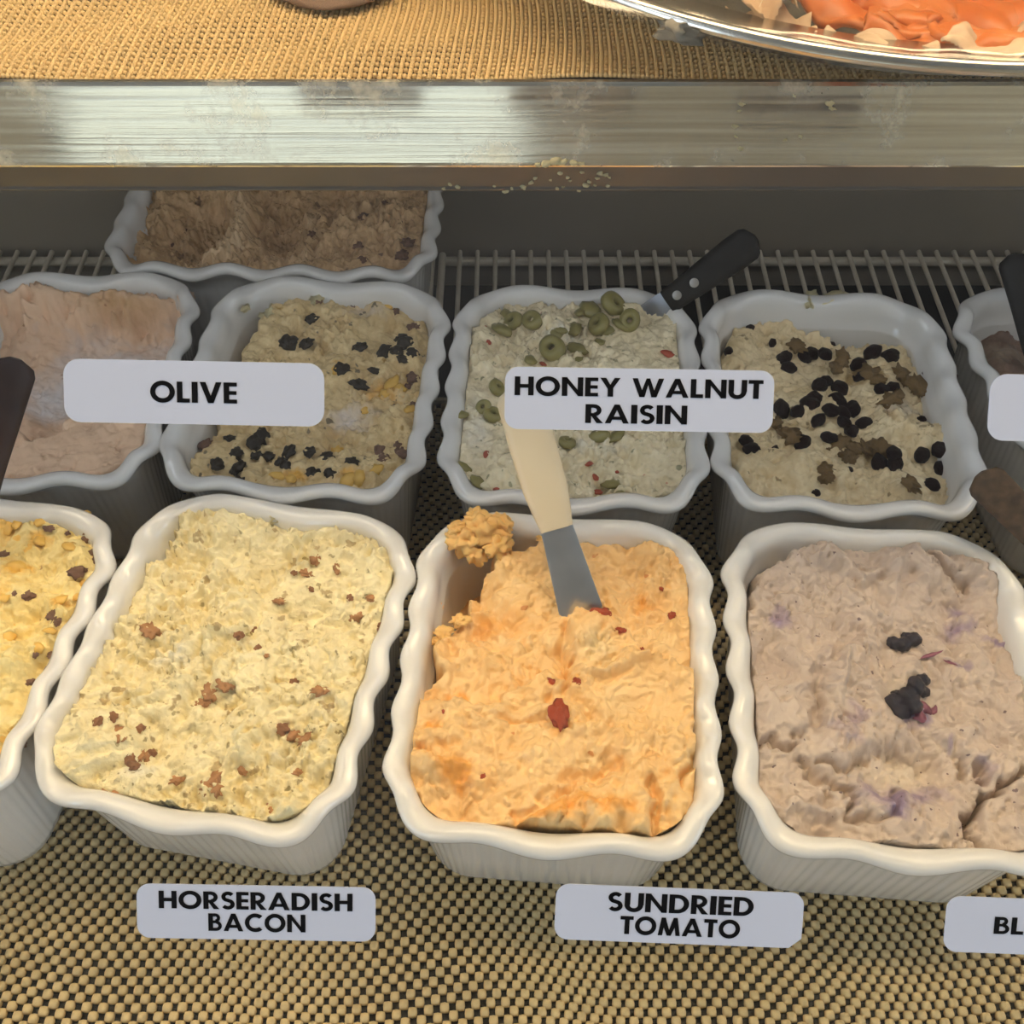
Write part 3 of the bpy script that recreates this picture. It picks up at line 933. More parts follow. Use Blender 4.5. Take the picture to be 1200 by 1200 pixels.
spread('T3', 'mauve beige cream cheese topped with blueberries in the front right tub', .1030,
       [('o', [(876, 700), (890, 668), (918, 655), (945, 640), (985, 628), (1040, 622), (1100, 632), (1150, 645), (1200, 680), (1260, 760), (1300, 900), (1290, 1040), (1100, 1040), (940, 1010), (890, 960), (878, 900)], 12, .028),
        ('g', 985, 790, 50, 60, 0, .004), ('l', [(955, 860), (960, 800), (978, 760), (1000, 745)], 8, -.003), ('l', [(975, 855), (980, 805), (1000, 765)], 6, .002),
        ('g', 1000, 870, 40, 30, -20, .004), ('g', 1070, 900, 50, 26, 0, -.006), ('g', 1130, 730, 60, 35, 10, -.005), ('g', 1105, 660, 90, 20, 5, .005),
        ('l', [(1138, 1015), (1145, 985), (1138, 965), (1142, 950), (1155, 935)], 3.6, -.012), ('l', [(1155, 935), (1175, 925), (1205, 908)], 3.6, -.008),
        ('g', 1150, 906, 8, 7, 0, -.008), ('g', 1125, 900, 6, 12, 10, -.007), ('l', [(935, 895), (955, 910), (985, 925), (1000, 950)], 4, -.005), ('l', [(960, 900), (1010, 895)], 4, -.004),
        ('g', 1018, 945, 26, 24, 0, .004), ('l', [(1000, 960), (1020, 968), (1045, 955), (1048, 930)], 5, -.004), ('g', 960, 975, 26, 10, 10, -.005), ('l', [(890, 940), (930, 945), (975, 955)], 8, .003),
        ('l', [(965, 655), (1000, 675), (1030, 670)], 7, .005), ('l', [(870, 870), (900, 873), (930, 868)], 4, -.005), ('g', 1060, 775, 40, 20, 0, -.003), ('l', [(1085, 655), (1115, 675), (1140, 690)], 4, -.004)],
       M['blue'], tints=fscale([('g', 1045, 948, 12, 16, -20, 1.0), ('g', 1020, 935, 24, 20, 0, .55), ('g', 1000, 840, 18, 16, 0, .5), ('g', 912, 725, 12, 14, 0, .6), ('g', 1130, 727, 22, 16, 20, .7), ('g', 1172, 750, 16, 8, 10, .8), ('g', 1120, 775, 20, 8, 0, .6), ('g', 955, 755, 16, 8, 10, .4), ('g', 990, 868, 30, 20, 0, .45), ('g', 1085, 935, 26, 14, -10, .55), ('g', 1155, 900, 18, 16, 0, .4), ('g', 1115, 880, 8, 14, 0, .5), ('g', 1075, 842, 14, 9, 0, .8)], 1.4),
       tints2=[('g', 1060, 900, 60, 22, 0, .8), ('g', 1060, 800, 40, 20, 0, .4), ('g', 985, 830, 30, 30, 0, .3)],
       seed=23, crumb=.0009, crumb_sc=150, terr=.0020, lump=.0030, lump_sc=34, stroke=[(60, 14, 50, .0014), (110, 14, 60, .0010)], warp=8, fs=1.8, crev=.0026)
spread('T0', 'bright yellow and orange lumpy cream cheese cut off by the left edge', .1020,
       [('g', 30, 660, 30, 30, 0, -.004), ('g', 60, 795, 12, 12, 0, -.010), ('g', 20, 690, 30, 30, 0, .003), ('g', 60, 770, 40, 25, 0, .004), ('l', [(10, 855), (30, 862), (38, 850)], 5, -.007), ('g', 20, 880, 30, 10, 0, -.006)],
       M['yellow'], tints=[('g', 40, 605, 26, 12, 0, .8), ('g', 95, 592, 26, 10, 0, .8), ('g', 48, 635, 12, 9, 0, .9), ('g', 18, 666, 16, 8, 0, .9), ('g', 72, 705, 12, 16, 0, .8), ('g', 8, 700, 14, 30, 0, .5), ('g', 10, 890, 16, 10, 0, .9), ('g', 0, 610, 20, 30, 0, .6)],
       seed=31, crumb=.0024, terr=.0024, lump=.0030, crumb_sc=150)
spread('R1', 'scraped peach coloured remains smeared in the leftmost back tub', .066,
       [('l', [(-30, 396), (60, 391), (130, 390), (200, 391), (232, 398)], 13, .036), ('l', [(232, 398), (222, 450), (200, 530)], 6, .010), ('g', 55, 400, 42, 60, 10, .012), ('p', [(-80, 580), (30, 540), (60, 555), (110, 528), (190, 505), (230, 560), (150, 600), (-80, 610)], 10, .038), ('g', 215, 345, 12, 20, 0, .036), ('g', 20, 520, 30, 40, 0, .016), ('g', 170, 530, 26, 14, -20, .006)],
       M['peach'], tints=[('g', 120, 440, 60, 34, 0, 1.0), ('g', 60, 480, 40, 26, 0, .9), ('g', 210, 430, 26, 30, 0, .7)], tints2=[('l', [(70, 535), (110, 515), (150, 500)], 13, .9), ('l', [(90, 350), (190, 352)], 10, .7), ('g', 150, 395, 60, 12, 0, .7), ('g', 215, 430, 20, 26, 0, .6)],
       seed=41, crumb=.0008, terr=.0010, lump=.0020, step=.0011, stroke=[(0, 16, 70, .0006)])
spread('R2', 'tan cream cheese with black and orange bits behind the OLIVE label', .0930,
       [('o', [(222, 590), (232, 530), (268, 450), (290, 400), (325, 362), (370, 344), (440, 346), (492, 368), (508, 410), (498, 480), (482, 560), (430, 600), (300, 600)], 14, .038),
        ('g', 420, 370, 60, 20, 0, .007), ('g', 330, 500, 70, 26, 0, -.006), ('g', 360, 555, 90, 18, 0, .004), ('g', 440, 500, 40, 22, 0, .004)],
       M['veg'], tints=[('g', 455, 362, 9, 7, 0, 1), ('g', 450, 460, 22, 12, 10, .9), ('g', 345, 560, 14, 8, 0, 1), ('g', 410, 562, 16, 8, 0, 1), ('g', 395, 430, 12, 8, 0, .7), ('g', 480, 450, 14, 20, 0, .5)], tints2=[('g', 410, 490, 34, 16, 0, .8), ('g', 430, 370, 40, 12, 0, .5)],
       seed=51, crumb=.0026, terr=.0024, lump=.0030, step=.0010)
spread('R3', 'off-white cream cheese crowded with green olive slices behind the HONEY WALNUT RAISIN label', .1030,
       [('o', [(533, 560), (536, 500), (545, 420), (556, 372), (600, 350), (700, 348), (790, 352), (815, 400), (822, 480), (818, 555), (790, 590), (700, 600), (580, 595)], 12, .030),
        ('g', 690, 370, 70, 18, 0, .006), ('g', 722, 566, 20, 12, 0, -.010), ('g', 600, 560, 50, 22, 0, .004), ('g', 790, 410, 26, 26, 0, .004), ('l', [(695, 560), (722, 548), (742, 532)], 6, .005)],
       M['olive'], tints=[('g', 722, 570, 22, 12, 0, .9), ('g', 600, 380, 20, 12, 0, .6), ('g', 550, 585, 14, 16, 0, .7), ('g', 700, 380, 34, 12, 0, .5)], tints2=[('g', 660, 395, 30, 10, 0, .6), ('g', 560, 500, 26, 50, 0, .6), ('g', 700, 520, 40, 14, 0, .6)],
       seed=61, crumb=.0028, terr=.0022, lump=.0026, step=.0010)
spread('R4', 'cream cheese with dark raisins and walnut pieces in the tub right of the black knife', .0860,
       [('o', [(842, 440), (850, 400), (876, 378), (905, 378), (935, 392), (1000, 402), (1050, 405), (1064, 380), (1080, 370), (1095, 390), (1112, 430), (1122, 480), (1140, 560), (1128, 600), (1000, 610), (860, 590), (848, 520)], 12, .040),
        ('g', 900, 395, 40, 14, 0, .004), ('g', 940, 560, 70, 20, 0, .007), ('g', 1080, 500, 30, 40, 0, .004), ('g', 960, 470, 60, 30, 0, .002), ('g', 1050, 500, 30, 16, 0, .005)],
       M['walnut'], tints=[('g', 990, 440, 26, 14, 0, .8), ('g', 1030, 445, 24, 10, 0, .8), ('g', 1000, 528, 36, 12, 0, .9), ('g', 930, 500, 20, 8, 0, .6), ('g', 965, 555, 10, 8, 0, .8), ('g', 1120, 570, 14, 8, 0, .8)], tints2=[('g', 1050, 480, 36, 14, 0, .5), ('g', 1070, 570, 30, 14, 0, .5)],
       seed=71, crumb=.0020, terr=.0026, lump=.0034, step=.0010)
spread('R5', 'dark brown spread in the tub cut off by the right edge', .072,
       [('g', 1180, 440, 40, 26, 0, .012), ('g', 1160, 370, 20, 30, 0, .018)], M['darkbrown'], tints=[('g', 1180, 425, 40, 16, 0, .9)], tints2=[], seed=81, crumb=.0012, terr=.0016, lump=.0035, step=.0012)
spread('T4', 'pale yellow cream cheese in the tub just beyond the right edge', .1000, [('g', 1400, 760, 60, 50, 0, -.004)], M['horse'], seed=101, crumb=.0024, terr=.0024, lump=.0028, step=.0013)
comb = [('l', [(185 + 7.5 * i, 250), (196 + 7.5 * i, 275), (190 + 9 * i, 312)], 2.2, .0022) for i in range(12)]
spread('B', 'brown spread with combed scrape marks in the wide dish under the shelf', .0980,
       [('o', [(120, 330), (130, 280), (150, 240), (160, 180), (330, 170), (520, 180), (512, 250), (502, 300), (480, 335), (300, 340)], 10, .02),
        ('g', 232, 270, 52, 34, 0, -.018), ('g', 330, 262, 34, 36, 0, -.016), ('g', 385, 235, 24, 30, 0, -.010), ('l', [(282, 230), (284, 270), (250, 305)], 10, .010), ('g', 435, 270, 50, 24, 0, .006), ('g', 365, 255, 10, 30, 20, .006)] + comb,
       M['brown'], tints=[('l', [(284, 230), (284, 280), (240, 312)], 12, .7), ('g', 155, 275, 10, 30, 0, .7), ('g', 340, 300, 60, 10, 0, .6), ('g', 365, 255, 12, 26, 0, .6)], tints2=[('g', 330, 265, 30, 22, 0, .5), ('g', 410, 290, 40, 14, 0, .5), ('g', 480, 300, 16, 12, 0, .7)],
       seed=91, crumb=.0034, terr=.0030, lump=.0030, step=.0010, fs=1.5)

# ------------------------------------------------------------------ bits on the spreads
from mathutils import noise as mnoise
import bmesh
def chunk_mesh(name, mat, sx=1, sy=1, sz=.6, rough=.35, seed=0, sub=2, sharp=False, freq=1.6):
    bm = bmesh.new()
    bmesh.ops.create_icosphere(bm, subdivisions=sub, radius=1)
    for v in bm.verts:
        n = mnoise.noise(v.co * freq + Vector((seed * 3.1, seed * 1.7, -seed))) + .5 * mnoise.noise(v.co * freq * 2.3 + Vector((seed, 5, seed * 2)))
        v.co = v.co * (1 + rough * n)
        v.co = Vector((v.co.x * sx, v.co.y * sy, v.co.z * sz))
    me = bpy.data.meshes.new(name)
    bm.to_mesh(me); bm.free()
    me.polygons.foreach_set('use_smooth', np.full(len(me.polygons), not sharp))
    me.materials.append(mat)
    return me
BM = {}
def kind(name, mat, n=3, **kw):
    BM[name] = [chunk_mesh(name, mat, seed=k + 1, **kw) for k in range(n)]
M['bacon'] = simple('bacon_bits', (0.36, 0.16, 0.06), 0.5, noise=(300, (0.22, 0.10, 0.05), .2), bump=(500, .4, .001))
M['bacon_pale'] = simple('bacon_flakes', (0.52, 0.27, 0.11), 0.5, noise=(300, (0.40, 0.18, 0.07), .2), bump=(500, .4, .001))
M['tom_red'] = simple('dried_tomato', (0.46, 0.085, 0.025), 0.35, noise=(350, (0.36, 0.05, 0.018), .2), bump=(600, .5, .001))
M['berry'] = simple('cooked_blueberry', (0.008, 0.005, 0.012), 0.08, noise=(200, (0.014, 0.007, 0.018), .3), bump=(500, .5, .0006), spec=.6)
M['berry_juice'] = simple('berry_juice_stain', (0.22, 0.06, 0.10), 0.3, noise=(200, (0.30, 0.12, 0.15), .3))
M['raisin'] = simple('raisin', (0.024, 0.011, 0.011), 0.42, noise=(200, (0.040, 0.018, 0.015), .3), bump=(350, .9, .0016), spec=.25)
M['walnut_bit'] = simple('walnut_piece', (0.30, 0.19, 0.075), 0.5, noise=(200, (0.22, 0.13, 0.05), .2), bump=(300, .6, .0015))
M['olive_green'] = simple('green_olive', (0.33, 0.285, 0.10), 0.35, noise=(150, (0.22, 0.19, 0.065), .25))
M['pimento'] = simple('red_pimento', (0.45, 0.09, 0.04), 0.35, noise=(150, (0.36, 0.06, 0.03), .25))
M['black_olive'] = simple('black_olive_bit', (0.022, 0.017, 0.013), 0.45, noise=(150, (0.05, 0.038, 0.025), .25), spec=.25)
M['cheddar'] = simple('orange_cheddar', (0.74, 0.42, 0.07), 0.45, noise=(150, (0.78, 0.52, 0.14), .25))
M['brown_bit'] = simple('brown_bit', (0.17, 0.085, 0.05), 0.5, noise=(250, (0.27, 0.15, 0.10), .2), bump=(400, .5, .001))
M['orange_lump'] = simple('orange_cheese_clump', (0.94, 0.62, 0.26), 0.45, noise=(90, (0.92, 0.52, 0.14), .15), bump=(240, .4, .001), sss=.2)
M['peach_lump'] = simple('peach_cheese_clump', (0.66, 0.48, 0.34), 0.5, noise=(90, (0.58, 0.40, 0.27), .2), bump=(240, .6, .002))
M['pale_lump'] = simple('pale_cheese_clump', (0.80, 0.72, 0.44), 0.5, noise=(90, (0.72, 0.62, 0.36), .2), bump=(240, .6, .002))
kind('bacon_bit', M['bacon'], sub=3, sx=1, sy=.9, sz=.7, rough=.7)
kind('bacon_flake', M['bacon_pale'], sub=3, sx=1.2, sy=.8, sz=.35, rough=.9, freq=2.2)
kind('tomato_piece', M['tom_red'], sub=3, freq=2.0, sx=.85, sy=1, sz=.4, rough=.6)
kind('blueberry', M['berry'], sx=1, sy=1, sz=.9, rough=.28, sub=3, freq=1.5)
kind('berry_skin', M['berry_juice'], sx=1.1, sy=.7, sz=.3, rough=.7)
kind('raisin', M['raisin'], n=4, sx=1.1, sy=.85, sz=.7, rough=.22, sub=3, freq=1.3)
kind('walnut_piece', M['walnut_bit'], sx=1.1, sy=.8, sz=.5, rough=.8, sub=3, freq=2.4)
kind('black_olive_bit', M['black_olive'], sub=3, sx=1, sy=.8, sz=.45, rough=.6)
kind('cheddar_bit', M['cheddar'], sx=1.1, sy=.8, sz=.4, rough=.5)
kind('brown_bit', M['brown_bit'], sub=3, freq=2.0, sx=1, sy=.8, sz=.5, rough=.7)
kind('pimento_bit', M['pimento'], sx=1.1, sy=.7, sz=.45, rough=.4)
kind('orange_clump', M['orange_lump'], n=3, sx=1, sy=.75, sz=.75, rough=.55, sub=4, freq=2.2)
kind('peach_clump', M['peach_lump'], n=2, sx=1, sy=.9, sz=.8, rough=.4, sub=3)
kind('pale_clump', M['pale_lump'], n=3, sx=1, sy=.7, sz=.5, rough=.7, sub=3, freq=2.4)
def olive_ring(name):
    """half-open slice of a pitted olive"""
    n = 18
    prof_ = [(1, -.28), (1.03, 0), (.98, .30), (.66, .46), (.36, .42), (.26, .22), (.24, -.2)]
    v, f = [], []
    for i in range(n):
        a = 2 * math.pi * i / n
        for r, z in prof_:
            v.append((r * math.cos(a), r * .86 * math.sin(a), z))
    k = len(prof_)
    for i in range(n):
        for j in range(k):
            f.append((i * k + j, ((i + 1) % n) * k + j, ((i + 1) % n) * k + (j + 1) % k, i * k + (j + 1) % k))
    me = bpy.data.meshes.new(name)
    me.from_pydata(v, [], f)
    me.polygons.foreach_set('use_smooth', np.ones(len(me.polygons), bool))
    me.materials.append(M['olive_green'])
    me.update()
    return me
BM['olive_slice'] = [olive_ring('olive_slice')]
kind('olive_piece', M['olive_green'], n=3, sx=1.1, sy=.8, sz=.45, rough=.4)
RNG = random.Random(5)
def bit(key, kd, u, v, r, sc=None, ang=None, lift=.25, tilt=.4, zabs=None):
    """r in photo pixels; a piece resting half sunk in the spread"""
    o, gx, gy, h, lev = SPREADS[key]
    x, y, th, _ = TUBS[key]
    if zabs is None:
        _, (lx, ly, z) = surf(key, u, v)
    else:
        z = zabs
        p = P(u, v, z)
        c, s_ = math.cos(th), math.sin(th)
        lx = (p[0] - x) * c + (p[1] - y) * s_; ly = -(p[0] - x) * s_ + (p[1] - y) * c
    wp = P(u, v, z)
    dep = (wp - CAM) @ FW
    rm = r * dep / F
    ob = bpy.data.objects.new(kd, RNG.choice(BM[kd]))
    COL.objects.link(ob)
    ob.parent = o
    s3 = sc or (1, 1, 1)
    ob.scale = (rm * s3[0], rm * s3[1], rm * s3[2])
    ob.location = (lx, ly, z - .0004 + rm * lift * .5)
    ob.rotation_euler = (RNG.uniform(-tilt, tilt), RNG.uniform(-tilt, tilt), math.radians(ang) if ang is not None else RNG.uniform(0, 6.28))
    return ob
# horseradish bacon
for u, v, r in [(115, 846, 6), (133, 841, 6.5), (165, 854, 5), (178, 883, 5), (153, 890, 7), (157, 898, 6), (331, 855, 9), (297, 738, 4.5), (302, 760, 4.5), (448, 733, 5), (446, 740, 4.5), (280, 745, 6), (410, 700, 4), (365, 691, 3.5), (345, 800, 5), (345, 672, 4)]:
    bit('T1', 'bacon_bit', u, v, r)
for u, v, r in [(137, 858, 8), (140, 866, 6), (176, 740, 9), (184, 744, 6), (165, 886, 6), (172, 888, 5), (207, 914, 8), (247, 918, 11), (254, 924, 8), (126, 932, 9), (138, 930, 8), (262, 800, 9), (246, 812, 9), (238, 824, 8), (285, 903, 6), (345, 862, 7), (357, 866, 7), (375, 810, 8), (328, 706, 6), (435, 702, 5), (418, 724, 7), (318, 948, 6), (426, 858, 5), (370, 655, 7), (395, 668, 5), (360, 672, 7), (312, 768, 4), (348, 905, 5)]:
    bit('T1', 'bacon_flake', u, v, r)
for u, v, r, z in [(320, 604, 12, .1035), (385, 612, 11, .103), (374, 610, 8, .102), (437, 626, 8, .102), (430, 640, 9, .100), (466, 652, 10, .102), (470, 665, 9, .100)]:
    bit('T1', 'pale_clump', u, v, r, zabs=z)
# sundried tomato
for u, v, r, sc, an in [(655, 838, 15, (.9, 1.25, .8), 10), (645, 801, 8, (1.1, .8, 1), 0), (676, 800, 6, None, 40), (752, 766, 7, (.7, 1.2, 1), 15), (740, 624, 4.5, None, None), (733, 626, 2.5, None, None), (787, 722, 5, None, None), (727, 739, 6, (1.4, .6, 1), -10), (775, 690, 3, None, None), (520, 834, 3, None, None), (566, 910, 4, None, None)]:
    bit('T2', 'tomato_piece', u, v, r, sc, an, tilt=.2)
for u, v, r, z in [(548, 634, 22, .1075), (570, 625, 24, .110), (585, 640, 17, .108), (555, 648, 16, .103), (560, 612, 17, .1125), (588, 616, 15, .1125), (537, 622, 13, .112)]:
    bit('T2', 'orange_clump', u, v, r, zabs=z)
for u, v, r, z in [(634, 632, 6, .104), (512, 712, 9, .088), (507, 700, 6, .092), (520, 742, 11, .100), (540, 728, 12, .100), (512, 752, 8, .098)]:
    bit('T2', 'orange_clump', u, v, r, zabs=z, sc=(1, 1, .6))
# blueberry
for u, v, r in [(1046, 755, 8), (1058, 757, 9), (1070, 751, 9), (1062, 749, 7), (1047, 826, 11), (1055, 835, 11), (1063, 818, 12), (1072, 806, 11), (1080, 799, 8), (1082, 812, 7), (1070, 829, 10), (1060, 828, 9), (1050, 816, 7)]:
    bit('T3', 'blueberry', u, v, r, lift=.8)
for u, v, r in [(1083, 829, 8), (1076, 838, 9), (1094, 833, 6), (1115, 777, 7), (1090, 768, 9)]:
    bit('T3', 'berry_skin', u, v, r, sc=(1.2, .5, .6) if v < 800 else None, lift=.1)
# yellow
for u, v, r in [(108, 622, 10), (104, 630, 8), (114, 648, 8), (112, 656, 6), (90, 672, 9), (99, 668, 5), (62, 722, 7), (66, 730, 6), (33, 698, 7), (57, 619, 6), (91, 606, 6), (80, 625, 4), (60, 790, 10), (52, 800, 9), (54, 812, 6), (36, 800, 6), (42, 768, 4), (60, 768, 5), (25, 870, 9), (5, 650, 6), (16, 696, 4)]:
    bit('T0', 'brown_bit', u, v, r)
for u, v, r in [(36, 601, 9), (50, 611, 10), (33, 604, 6), (47, 634, 9), (10, 620, 9), (18, 666, 11), (70, 704, 10), (78, 603, 9), (98, 606, 11), (82, 642, 9), (12, 892, 10), (5, 700, 8), (20, 615, 8), (90, 700, 6), (45, 760, 8), (12, 745, 10), (96, 680, 7), (60, 740, 7)]:
    bit('T0', 'cheddar_bit', u, v, r)
# scraped tub: clump stuck to the wall
for u, v, r, z in [(215, 352, 13, .088), (206, 362, 12, .082), (222, 362, 9, .085), (38, 362, 10, .085), (52, 354, 9, .088), (30, 368, 9, .083)]:
    bit('R1', 'peach_clump', u, v, r, zabs=z)
for u, v, r in [(64, 347, 4), (178, 516, 5), (88, 432, 5), (98, 524, 2)]:
    bit('R1', 'brown_bit', u, v, r)
# black-bit spread
def zz(lst, s_, x0, y0):
    return [(x0 + a * s_, y0 + b * s_) for a, b in lst]
for u, v in zz([(520, 335), (535, 345), (590, 345), (618, 250), (805, 360), (865, 450), (805, 505), (985, 345), (975, 405), (955, 370), (1012, 382), (972, 335), (325, 775), (250, 815), (395, 735), (400, 785), (450, 785), (330, 830), (515, 825), (500, 805), (610, 770), (680, 785), (775, 805), (690, 850), (620, 855), (345, 880), (300, 715), (425, 705), (905, 375), (740, 450), (530, 765), (600, 340)], .3, 180, 300):
    bit('R2', 'black_olive_bit', u, v, RNG.uniform(6.5, 11))
for u, v in zz([(915, 200), (905, 540), (960, 520), (930, 500), (720, 760), (540, 870), (490, 860), (760, 880), (800, 870), (870, 840), (715, 445), (1000, 600), (830, 600)], .3, 180, 300):
    bit('R2', 'cheddar_bit', u, v, RNG.uniform(6, 11))
for u, v in zz([(1010, 480), (1010, 590), (900, 790), (970, 770), (960, 740), (890, 770), (790, 190), (1015, 280), (945, 215), (640, 180), (200, 740), (1000, 510)], .3, 180, 300):
    bit('R2', 'brown_bit', u, v, RNG.uniform(5, 9))
for u, v, r, z in [(318, 366, 9, .098), (312, 372, 8, .094), (372, 352, 10, .100), (288, 362, 6, .104)]:
    bit('R2', 'pale_clump', u, v, r, zabs=z)
# olive
for a, b, r in [(320, 440, 34), (390, 440, 36), (690, 385, 44), (750, 440, 38), (465, 545, 46), (260, 685, 30), (245, 785, 32), (520, 888, 30), (635, 455, 40), (210, 755, 26)]:
    ob = bit('R3', 'olive_slice', 500 + a * .3166, 240 + b * .3166, r * .37, lift=.7, tilt=.7)
for a, b, r in [(280, 470, 34), (300, 410, 26), (540, 465, 34), (605, 395, 36), (570, 400, 26), (555, 540, 34), (560, 580, 26), (640, 860, 30), (700, 860, 30), (385, 580, 28), (680, 1040, 30), (715, 1082, 30), (660, 470, 30), (720, 450, 30), (120, 780, 26), (130, 980, 28), (190, 1030, 26), (640, 510, 20), (480, 480, 24), (150, 450, 18), (340, 350, 18), (500, 470, 20), (370, 1065, 20)]:
    bit('R3', 'olive_piece', 500 + a * .3166, 240 + b * .3166, r * .38, lift=.4)
for a, b, r in [(688, 385, 18), (895, 555, 26), (220, 925, 16), (600, 960, 16), (630, 1065, 20), (625, 1010, 18), (230, 510, 12), (260, 1050, 14), (700, 990, 12), (430, 590, 14)]:
    bit('R3', 'pimento_bit', 500 + a * .3166, 240 + b * .3166, r * .3166, lift=.6 if a == 688 else .3)
# walnut raisin
for a, b in [(355, 545), (370, 578), (425, 533), (450, 533), (500, 528), (525, 490), (317, 487), (235, 437), (665, 525), (730, 540), (615, 565), (625, 605), (500, 628), (550, 650), (735, 650), (860, 610), (870, 635), (935, 615), (855, 658), (820, 480), (890, 535), (345, 725), (405, 732), (460, 690), (445, 705), (545, 695), (520, 728), (475, 762), (595, 725), (565, 770), (590, 800), (635, 770), (560, 740), (225, 832), (240, 862), (420, 840), (515, 825), (740, 880), (745, 915), (840, 885), (900, 865), (905, 930), (875, 985), (690, 915), (585, 935), (468, 1015), (160, 520), (905, 655), (840, 755), (330, 860), (700, 655), (480, 640)]:
    big = 10.4 if (a, b) not in [(235, 437), (317, 487), (525, 490), (160, 520), (890, 535), (585, 935), (468, 1015), (905, 655), (840, 755), (330, 860)] else 5.5
    bit('R4', 'raisin', 800 + a / 3, 240 + b / 3, big * RNG.uniform(.85, 1.12), lift=.55)
for a, b in [(560, 545), (540, 575), (680, 620), (650, 600), (800, 625), (770, 600), (600, 860), (650, 855), (540, 850), (580, 890), (500, 940), (800, 990), (400, 500), (330, 770), (700, 860), (730, 690), (820, 640), (500, 965), (380, 820)]:
    bit('R4', 'walnut_piece', 800 + a / 3, 240 + b / 3, RNG.uniform(9, 14), lift=.4)
for u, v, r, z in [(950, 352, 12, .1045), (975, 350, 13, .105), (1000, 352, 9, .1045), (1076, 380, 10, .094), (1072, 392, 9, .090), (1098, 418, 12, .090), (1108, 470, 12, .092), (1112, 505, 10, .092)]:
    bit('R4', 'pale_clump', u, v, r, zabs=z, sc=(1.3, 1, .5) if v < 360 else None)
# brown dish
for u, v, r in [(430, 258, 10), (478, 285, 9), (470, 300, 8), (425, 305, 6), (218, 270, 2.5), (202, 287, 2.5), (420, 290, 6), (365, 275, 5), (450, 240, 6)]:
    bit('B', 'brown_bit', u, v, r)

# ================================================================== SPATULAS
def loft(name, rings, mat, parent, cap=True):
    n = len(rings[0])
    V = [p for r in rings for p in r]
    f = []
    for j in range(len(rings) - 1):
        for i in range(n):
            f.append((j * n + i, j * n + (i + 1) % n, (j + 1) * n + (i + 1) % n, (j + 1) * n + i))
    if cap:
        f.append(tuple(range(n))[::-1])
        f.append(tuple((len(rings) - 1) * n + i for i in range(n)))
    o = mesh_obj(name, V, f, mat, autosmooth=40)
    return in_parent(o, parent) if parent else o
def spatula(name, label, tip, end, jfrac, handle_w, blade_w, mat_h, mat_b, rivets=(), thick=.011, side=None, blade_t=.0011):
    """tip -> end straight axis; jfrac: where the blade meets the handle"""
    tip = Vector(tip); end = Vector(end)
    ax = (end - tip); Ltot = ax.length; ax.normalize()
    mid = (tip + end) / 2
    view = (Vector(CAM) - mid).normalized()
    sd = ax.cross(view).normalized() if side is None else (Vector(side) - ax * ax.dot(Vector(side))).normalized()
    nr = sd.cross(ax).normalized()
    if nr.dot(view) < 0:
        nr = -nr
    root = empty(name, tip)
    tag(root, label, 'spatula')
    J = Ltot * jfrac
    Lh = Ltot - J
    # handle: rounded sections, widths given along the length
    rings = []
    nS = 22
    for k in range(nS + 1):
        t = k / nS
        wv_ = np.interp(t, [q[0] for q in handle_w], [q[1] for q in handle_w]) / 2
        tk = thick / 2 * np.interp(t, [0, .1, .6, .93, 1], [.62, .8, 1, .95, .8])
        if t > .90:
            e = (t - .90) / .10
            wv_ *= math.sqrt(max(0, 1 - e * e * .93)); tk *= math.sqrt(max(0, 1 - e * e * .5))
        c = tip + ax * (J + Lh * t)
        ring = []
        for i in range(20):
            a = 2 * math.pi * i / 20
            ca, sa = math.cos(a), math.sin(a)
            pw = 3.0
            q = (abs(ca) ** pw + abs(sa) ** pw) ** (-1 / pw)
            ring.append(c + sd * (wv_ * ca * q) + nr * (tk * sa * q))
        rings.append(ring)
    loft('handle', rings, mat_h, root)
    # blade: thin plate, slightly wider at the tip
    rings = []
    for t in (0, .03, .3, .6, .9, 1.02):
        wv_ = np.interp(t, [0, .05, 1], [blade_w[0] * .96, blade_w[0], blade_w[1]]) / 2
        c = tip + ax * (J * t)
        bt = blade_t / 2 * (.5 + .5 * t)
        rings.append([c + sd * wv_ + nr * bt * .3, c + sd * (wv_ - .0015) + nr * bt, c - sd * (wv_ - .0015) + nr * bt, c - sd * wv_ + nr * bt * .3, c - sd * wv_ - nr * bt * .3, c - sd * (wv_ - .0015) - nr * bt, c + sd * (wv_ - .0015) - nr * bt, c + sd * wv_ - nr * bt * .3])
    loft('blade', rings, mat_b, root)
    for t in rivets:
        c = tip + ax * (J + Lh * t)
        rg = []
        for (rr_, hh) in ((.0034, thick * .44), (.0034, thick * .51), (.0024, thick * .53)):
            rg.append([c + sd * rr_ * math.cos(2 * math.pi * i / 14) + ax * rr_ * math.sin(2 * math.pi * i / 14) + nr * hh for i in range(14)])
        loft('rivet', rg, M['rivet'], root)
    return root
# ivory spatula in the tomato spread
spatula('spatula', 'ivory handled spatula with shiny blade stuck in the orange tomato spread', P(690, 748, .0955), P(604, 452, .196), .44,
        [(0, .0188), (.12, .0225), (.3, .0262), (.6, .027), (1, .026)], (.0275, .0188), M['ivory'], M['steel'], thick=.010)
# black riveted knife in the olive spread
spatula('spatula', 'black handled spatula with two rivets stuck in the green olive spread', P(752, 376, .097), P(886, 279, .168), .24,
        [(0, .0185), (.3, .021), (.75, .025), (1, .024)], (.020, .018), M['black_h'], M['dull_steel'], rivets=(.13, .33), thick=.010)
# maroon handle at the left edge
spatula('spatula', 'dark maroon handled spatula at the left edge over the yellow cheese tub', P(-60, 720, .098), P(18, 420, .205), .42,
        [(0, .019), (.3, .020), (.7, .0235), (1, .026)], (.024, .019), M['maroon_h'], M['dull_steel'], rivets=(.40,), thick=.011)
